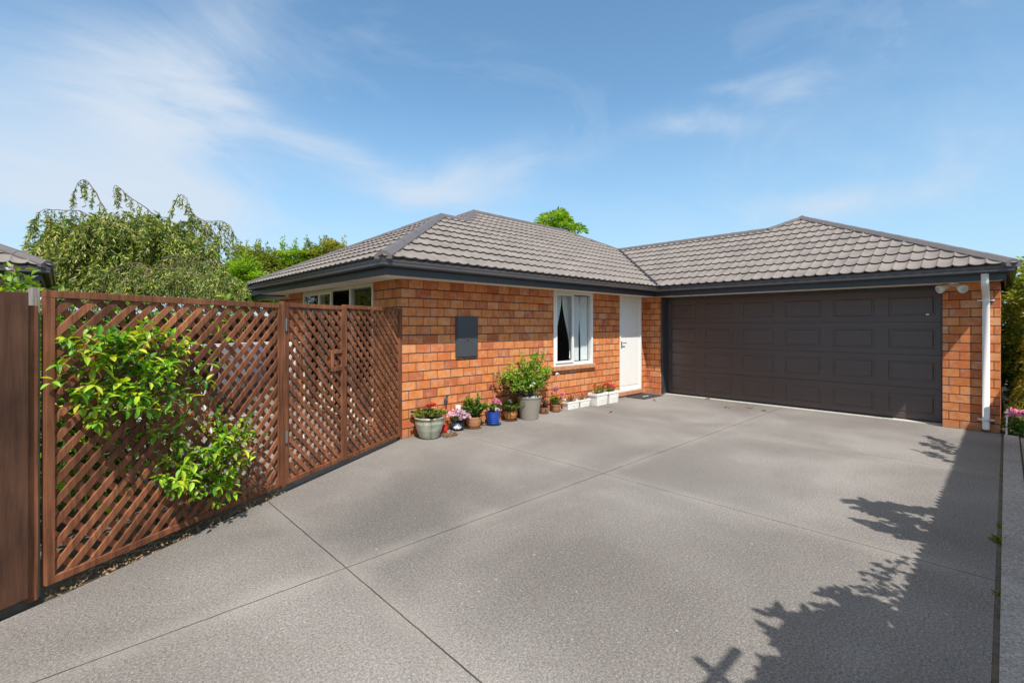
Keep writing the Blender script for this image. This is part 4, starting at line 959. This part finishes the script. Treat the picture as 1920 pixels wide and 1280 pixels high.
# 6 orange bowl
t = potted('terracotta_pot', 'rounded orange glazed pot with trailing yellow-green foliage beside the tall taupe planter', 957, 790, wallprof([(.07, .02), (.10, .05), (.118, .10), (.112, .14), (.10, .155), (.11, .165)], .014, .025), 'tc_glaze', .15, .09); saucer(t, .12, 'tc_dark')
plant(t, 'l_bright', .15, .17, .19, 34, 20, .03, .018, r0=.08); plant(t, 'l_green', .15, .20, .16, 22, 20, .035, .02, r0=.08); flowers(t, 'f_white', [Vector((-.06, -.05, .33)), Vector((-.03, -.06, .30))], .015, 10, .025, .02)
# 7 tall taupe planter
t = potted('tall_planter', 'tall taupe tapered planter with a spreading rose-like shrub and pebbles', 992, 787, wallprof([(.150, 0), (.155, .01), (.208, .35), (.216, .352), (.218, .372)], .02, .03), 'taupe', .345, .195)
b = MB()
for i in range(70):
    a = rnd(0, 2*PI); r_ = .175*random.random()**.5; s_ = rnd(.012, .024); c_ = (r_*math.cos(a), r_*math.sin(a), .352); b.lathe([(s_*.5, 0), (s_, s_*.4), (s_*.8, s_*.9), (s_*.3, s_*1.15)], 7, c_)
b.build('pebbles', 'pebble', t)['kind'] = 'stuff'
t.rotation_euler = (0, 0, 0)
lm = MB(); wm = MB(); dm_ = MB()
def spray(tip, nst, nl, leafmb, rr=.12, ll=.05, lw=.036):
    tip = Vector(tip)
    for i in range(nst):
        b0 = Vector((rnd(-.05, .05), rnd(-.05, .05), .35)); e = tip+Vector((rnd(-rr, rr)*1.3-.05, rnd(-rr, rr), rnd(-rr, rr))); m_ = b0.lerp(e, .5)+Vector((rnd(-.04, .04), rnd(-.04, .04), .07))
        wm.tube([b0, m_, e], [.006, .004, .0025], 5, False)
        for j in range(nl):
            s_ = 1-random.random()**1.3*.75; q_ = m_.lerp(e, (s_-.5)*2) if s_ > .5 else b0.lerp(m_, s_*2)
            leafmb.leaf(q_+rdir()*.03, rdir()+Vector((0, 0, .3)), Vector((0, 0, 1))+rdir()*.5, ll*rnd(.6, 1.2), lw*rnd(.8, 1.2), .15)
for tip in ((-.48, -.02, .84), (-.22, -.05, .97), (-.02, 0, .76), (.12, 0, 1.06), (-.42, -.05, .66), (.02, -.1, .66), (.27, -.02, 1.0), (-.10, -.1, .72), (-.58, 0, .74), (.05, -.05, .86)): spray(tip, 6, 30, lm, .13, .055, .04)
for tip in ((.45, 0, .82), (.56, .0, .78), (.66, .0, .70), (.36, -.04, .78)): spray(tip, 4, 28, lm, .06)
for tip in ((-.52, 0, .58), (-.45, 0, .46), (-.25, 0, .48), (-.12, .02, .5), (.16, .0, .52), (-.56, .02, .74), (.4, -.02, .6), (-.4, 0, .56)): spray(tip, 6, 18, dm_, .08, .045, .03)
lm.build('foliage', 'l_bright', t); dm_.build('dark_foliage', 'l_dark', t); wm.build('stem', 'bark', t)
flowers(t, 'f_white', [Vector((.70, -.02, .68)), Vector((-.12, -.18, .56)), Vector((-.1, -.2, .60))], .022, 14, .03, .025)
# 8, 9 small pots
t = potted('small_pot', 'small dark pot of withered brown stalks right of the tall taupe planter', 1020, 776, wallprof([(.055, 0), (.07, .03), (.082, .10), (.085, .115)], .01, .02), 'tc_dark', .1, .065); plant(t, 'l_brown', .1, .20, .10, 20, 14, .035, .015, r0=.05); plant(t, 'l_dark', .1, .08, .09, 12, 14, .035, .02, r0=.05); saucer(t, .09, 'tc_dark')
t = potted('small_pot', 'small terracotta pot with two pink flower heads, left of the white troughs', 1042, 773, wallprof([(.062, .01), (.068, .03), (.078, .11), (.085, .112), (.085, .135)], .01, .02), 'tc_dark', .12, .07); saucer(t, .085, 'tc_dark')
plant(t, 'l_green', .12, .16, .10, 12, 16, .045, .035, r0=.04); flowers(t, 'f_pink', [Vector((-.0, -.02, .40)), Vector((.10, -.06, .30)), Vector((-.03, 0, .37))], .045, 30, .04, .032); flowers(t, 'f_pale', [Vector((.12, -.08, .20))], .03, 16, .035, .03)
# 10 troughs
def trough(x0, x1, y0, y1, h, label, lip, fl_, seed):
    random.seed(seed); cx_, cy_ = (x0+x1)/2, (y0+y1)/2; t = thing('white_trough', label, 'planter', (cx_, cy_, 0), 0, 'white planters below the window')
    b = MB(); a, c_ = (x1-x0)/2, (y1-y0)/2; k = .82
    def rect(s, z, ins=0): return [(-a*s+ins, -c_*s+ins, z), (a*s-ins, -c_*s+ins, z), (a*s-ins, c_*s-ins, z), (-a*s+ins, c_*s-ins, z)]
    rings = [rect(k, 0), rect(.93, h-lip), rect(1.0, h-lip+.002), rect(1.0, h), rect(1.0, h, .014), rect(1.0, h-.03, .016)]
    for r0, r1 in zip(rings, rings[1:]):
        for j in range(4): b.face([r0[j], r0[(j+1) % 4], r1[(j+1) % 4], r1[j]])
    b.face(rings[0][::-1]); b.build('pot', 'trough', t, bevel=.004)
    b = MB(); b.box(-a+.018, a-.018, -c_+.018, c_-.018, h-.045, h-.018); b.build('soil', 'potsoil', t)
    b = MB()
    for j in range(3): b.tube([(-.02+.02*j, -c_*.93-.001, h*.45), (-.01+.02*j, -c_*.93-.004, h*.55)], .004, 5)
    b.build('moulding', 'trough', t)
    lm = MB(); fm = MB(); wm = MB()
    for i in range(fl_[0]):
        bx, by = rnd(-a*.8, a*.8), rnd(-c_*.7, c_*.7); e = Vector((bx*1.15, by*1.3-.01, h+rnd(.04, fl_[1]))); wm.tube([(bx, by, h-.02), e], .0025, 4, False)
        for j in range(14): lm.leaf(Vector((bx, by, h-.01)).lerp(e, random.random())+rdir()*.015, rdir()+Vector((0, 0, .4)), rdir(), .03, .02)
        if i % fl_[2] == 0: fm = MB(); flowerhead(fm, e, .02, 14, .028, .02); fm.build('flower', fl_[3], t)
    lm.build('foliage', fl_[4] if len(fl_) > 4 else 'l_hedge', t); wm.build('stem', 'branch', t)
trough(3.34, 3.70, -.185, -.03, .14, 'low white trough with dry orange stems, just right of the pink flower pot', .03, (14, .12, 6, 'f_coral', 'l_brown'), 11)
trough(3.71, 4.03, -.185, -.03, .14, 'low white trough beside the taller white planters', .03, (10, .12, 5, 'f_coral', 'l_brown'), 12)
trough(4.06, 4.44, -.31, -.09, .235, 'larger white square planter with orange and red flowers below the window end', .045, (20, .19, 2, 'f_coral', 'l_hedge'), 13)
trough(4.47, 4.83, -.31, -.09, .235, 'white square planter with red flowers nearest the white door', .045, (20, .17, 1, 'f_red', 'l_hedge'), 14)
# ---- loose leaves on the drive
random.seed(5); lab = ['curled brown leaf lying by the doormat corner', 'dry leaf on the concrete near the garage threshold, left', 'larger curled brown leaf near the garage door', 'dry yellow leaf in front of the garage door', 'dry leaf at the end of the driveway joint', 'small leaf lying beyond the low white troughs']
for i, (x, y) in enumerate(((1228, 751), (1328, 748), (1364, 764), (1406, 765), (1434, 770), (1146, 773))):
    p = ground(x, y); lm = MB()
    for j in range(3): lm.bigleaf(Vector((0, 0, .008)), Vector((rnd(-1, 1), rnd(-1, 1), .25)), Vector((0, 0, 1))+rdir()*.4, .07, .04, .4)
    o = lm.build('fallen_leaf', 'l_brown', loc=(p.x, p.y, 0)); tag(o, lab[i], 'leaf', 'fallen leaves on the driveway')
# ---- plant above the board fence on the left
t = thing('rose_bush', 'fresh green plant with a pink bloom rising above the dark board fence', 'plant', tuple(at(10, 560, 3.1).xy)+(-.05,)); org = t.location.copy(); lm = MB(); wm = MB(); fm = MB()
for (x, y) in ((24, 508), (10, 535), (35, 530), (0, 540), (50, 545), (20, 548), (42, 520)):
    e = at(x, y, 3.1)-org; wm.tube([(rnd(-.1, .1), rnd(-.1, .1), 0), e*.6, e], [.008, .005, .003], 5)
    for j in range(16): lm.bigleaf(e+Vector((rnd(-.07, .07), rnd(-.07, .07), rnd(-.16, .02))), rdir()+Vector((0, 0, .2)), Vector((0, 0, 1))+rdir()*.4, rnd(.04, .07), .035, .2)
flowerhead(fm, at(24, 507, 3.1)-org, .02, 14, .03, .022); fm.build('flower', 'f_pale', t); fm = MB(); flowerhead(fm, at(60, 566, 2.9)-org, .03, 20, .035, .026)
for i in range(30): lm.bigleaf(at(rnd(50, 72), rnd(572, 600), 2.95)-org, rdir(), rdir(), .05, .03, .2)
lm.build('foliage', 'l_bright', t); wm.build('stem', 'branch', t); fm.build('flower', 'f_pale', t)
# ---- climber over the picket fence at the right (its shadow falls on the drive)
random.seed(21)
KS = -6.36
def shadow_src(x, y, yv=KS):
    g_ = ground(x, y); s_ = (g_.y-yv)/.625; return Vector((g_.x-.351*s_, yv, s_))
def overhang(label, spots, name='fence_climber'):
    p0 = shadow_src(*spots[0][:2]); t = thing(name, label, 'climbing plant', (p0.x, KS-.1, 0), 0, 'greenery topping the picket fence'); org = t.location.copy(); lm = MB(); wm = MB()
    for (x, y, x2, y2, n, ll) in spots:
        a = shadow_src(x, y)-org; b_ = shadow_src(x2, y2)-org
        wm.tube([(a.x+.1, 0, 1.2), a+Vector((0, .02, 0)), b_+Vector((0, .02, 0))], [.01, .007, .003], 5)
        for i in range(n):
            q_ = a.lerp(b_, random.random())+Vector((rnd(-.05, .05), rnd(-.06, .06), rnd(-.06, .06))); d = rdir(); d = d-SUN*d.dot(SUN); lm.bigleaf(q_, d, SUN+rdir()*.35, ll*rnd(.8, 1.4), ll*.6, .15)
    lm.build('foliage', 'l_green', t); wm.build('stem', 'bark', t)
overhang('leafy shoot of climber topping the picket fence near the garage', [(1800, 850, 1732, 816, 60, .08), (1785, 850, 1722, 828, 60, .08), (1775, 862, 1728, 846, 40, .08)])
overhang('bushy climber shoot over the middle of the picket fence', [(1735, 955, 1588, 938, 150, .085), (1735, 985, 1610, 950, 130, .085), (1720, 1010, 1605, 972, 70, .085), (1700, 1000, 1650, 945, 60, .085)])
overhang('sparse climber shoot on the near part of the picket fence', [(1700, 1045, 1600, 1105, 26, .06), (1690, 1070, 1610, 1075, 10, .05), (1665, 1100, 1600, 1125, 26, .06)])
overhang('thick mass of climber over the picket fence closest to the camera', [(x_, y_, x_-70, y_-10+rnd(-12, 12), 75, .09) for (x_, y_) in ((1640, 1140), (1620, 1165), (1565, 1165), (1610, 1190), (1560, 1195), (1540, 1180), (1600, 1220), (1550, 1225), (1525, 1215), (1580, 1250), (1535, 1250), (1580, 1280), (1540, 1280), (1580, 1320), (1520, 1330), (1500, 1300), (1610, 1260), (1620, 1300), (1650, 1180), (1670, 1220))])
# two crossed timber stakes above the fence
t = thing('crossed_stakes', 'two crossed timber stakes standing above the picket fence near the camera', 'stakes', tuple(shadow_src(1325, 1255).xy)+(0,)); org = t.location.copy(); b = MB()
for (a, c_) in (((1290, 1226), (1420, 1330)), ((1366, 1208), (1270, 1320))):
    b.tube([shadow_src(*a)-org, shadow_src(*c_)-org], .024, 8)
b.tube([shadow_src(1420, 1330)-org, (shadow_src(1420, 1330)-org)*1.0+Vector((-.3, 0, -1.2))], .024, 8)
b.build('stake', 'board', t)

# ------------------------------------------------------------------ sky
wd = bpy.data.worlds.new('World'); scn.world = wd; wd.use_nodes = True; N = wd.node_tree.nodes; L = wd.node_tree.links
bg = N['Background']; sky = N.new('ShaderNodeTexSky'); sky.sky_type = 'NISHITA'; sky.sun_disc = False
sky.sun_elevation = math.asin(SUN.z); sky.sun_rotation = math.atan2(SUN.x, SUN.y)
sky.air_density = 1.0; sky.dust_density = .7; sky.ozone_density = 2.0; sky.altitude = 20
tc = N.new('ShaderNodeTexCoord'); dirv = tc.outputs['Generated']
nz = node(N, 'ShaderNodeTexNoise', i_Scale=1.6, i_Detail=9.0, i_Roughness=.62, i_Distortion=.7); mp = N.new('ShaderNodeMapping'); mp.inputs['Rotation'].default_value = (0, 0, .7); mp.inputs['Scale'].default_value = (1.3, 3.0, 5.0); L.new(dirv, mp.inputs[0]); L.new(mp.outputs[0], nz.inputs['Vector'])
nw = node(N, 'ShaderNodeTexNoise', i_Scale=3.0, i_Detail=5.0); L.new(dirv, nw.inputs['Vector'])
wv = N.new('ShaderNodeVectorMath'); wv.operation = 'MULTIPLY_ADD'; L.new(nw.outputs['Color'], wv.inputs[0]); wv.inputs[1].default_value = (.16, .16, .16); 
sub = N.new('ShaderNodeVectorMath'); sub.operation = 'SUBTRACT'; L.new(dirv, sub.inputs[0]); sub.inputs[1].default_value = (.08, .08, .08); L.new(sub.outputs[0], wv.inputs[2])
wdir = wv.outputs[0]
total = None
# soft cirrus patches: centre direction, half sizes (radians), tilt, strength
for (x, y, a, b_, tilt, st_) in ((335, 165, .13, .085, .9, .85), (355, 235, .07, .06, .6, .45), (250, 190, .10, .07, .0, .3), (60, 340, .30, .075, .05, .9), (330, 395, .22, .075, -.2, .6), (90, 180, .20, .06, .1, .22), (420, 45, .16, .04, 1.1, .3), (620, 275, .26, .03, -.3, .40), (850, 340, .12, .04, .15, .55), (780, 365, .12, .02, -.2, .3), (1290, 238, .085, .018, .0, .75), (1590, 375, .12, .03, -.12, .65), (1490, 150, .05, .018, .2, .35), (1390, 155, .06, .010, .1, .25), (1700, 90, .25, .07, .3, .10), (1890, 260, .12, .09, .2, .18), (980, 290, .07, .06, .9, .16)):
    d0 = ray(x, y).normalized(); e1 = d0.cross(Vector((0, 0, 1))).normalized(); e2 = e1.cross(d0)
    f1 = e1*math.cos(tilt)+e2*math.sin(tilt); f2 = -e1*math.sin(tilt)+e2*math.cos(tilt)
    def dotn(vec, c0, s_):
        v = N.new('ShaderNodeVectorMath'); v.operation = 'DOT_PRODUCT'; L.new(wdir, v.inputs[0]); v.inputs[1].default_value = vec
        return math_(N, L, 'MULTIPLY', math_(N, L, 'SUBTRACT', v.outputs['Value'], c0), 1/s_)
    p1 = dotn(f1, d0.dot(f1), a); p2 = dotn(f2, d0.dot(f2), b_)
    r2 = math_(N, L, 'ADD', math_(N, L, 'MULTIPLY', p1, p1), math_(N, L, 'MULTIPLY', p2, p2))
    fo = N.new('ShaderNodeVectorMath'); fo.operation = 'DOT_PRODUCT'; L.new(dirv, fo.inputs[0]); fo.inputs[1].default_value = d0
    e = math_(N, L, 'MULTIPLY', math_(N, L, 'EXPONENT', math_(N, L, 'MULTIPLY', r2, -1.0)), math_(N, L, 'MULTIPLY', math_(N, L, 'GREATER_THAN', fo.outputs['Value'], .3), st_))
    total = e if total is None else math_(N, L, 'ADD', total, e)
wisp = ramp(N, L, nz.outputs[0], [(.34, .15), (.66, 1.5)])
cl = math_(N, L, 'MULTIPLY', total, wisp)
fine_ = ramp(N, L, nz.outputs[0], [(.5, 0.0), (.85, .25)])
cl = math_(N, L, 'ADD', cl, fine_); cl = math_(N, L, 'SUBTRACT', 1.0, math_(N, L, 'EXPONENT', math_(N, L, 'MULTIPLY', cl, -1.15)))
CLOUD = (4.9, 5.5, 6.25)
hz = N.new('ShaderNodeHueSaturation'); hz.inputs['Saturation'].default_value = 1.12; hz.inputs['Value'].default_value = 1.36; L.new(sky.outputs[0], hz.inputs['Color'])
zs = N.new('ShaderNodeSeparateXYZ'); L.new(dirv, zs.inputs[0]); oh = math_(N, L, 'MULTIPLY', ramp(N, L, zs.outputs[2], [(.60, 0.0), (.84, 1.0)]), ramp(N, L, nz.outputs[0], [(.2, .35), (.6, .8)])); tint = mixc(N, L, 1.0, hz.outputs[0], (1.10, 1.16, 1.04), 'MULTIPLY'); capn = mixc(N, L, ramp(N, L, zs.outputs[2], [(0.0, .8), (.16, .5), (.42, 0.0)]), mixc(N, L, 1.0, tint, (8.0, 8.5, 9.5), 'DARKEN'), (2.75, 4.2, 5.9)); L.new(mixc(N, L, oh, mixc(N, L, cl, capn, CLOUD), (7.6, 7.5, 7.3)), bg.inputs['Color']); bg.inputs['Strength'].default_value = .12  # overhead cloud cover out of view, added to lift fill in the shade
# sun
sd = bpy.data.lights.new('sun', 'SUN'); sd.energy = 4.9; sd.angle = math.radians(.53); sd.color = (1, .95, .87)
so = bpy.data.objects.new('sun', sd); col.objects.link(so); so.rotation_euler = SUN.to_track_quat('Z', 'Y').to_euler(); so.location = (0, 0, 12)
# camera
cd = bpy.data.cameras.new('camera'); cd.lens = F/1920*36; cd.sensor_width = 36; cd.shift_y = -30/1920; cd.clip_end = 1000; cd.clip_start = .05
co = bpy.data.objects.new('camera', cd); col.objects.link(co); co.location = CAM; co.rotation_euler = (PI/2, 0, -math.atan2(YC.x, YC.y)); scn.camera = co
scn.view_settings.view_transform = 'Standard'; scn.view_settings.look = 'None'; scn.view_settings.exposure = .25; scn.view_settings.gamma = 1
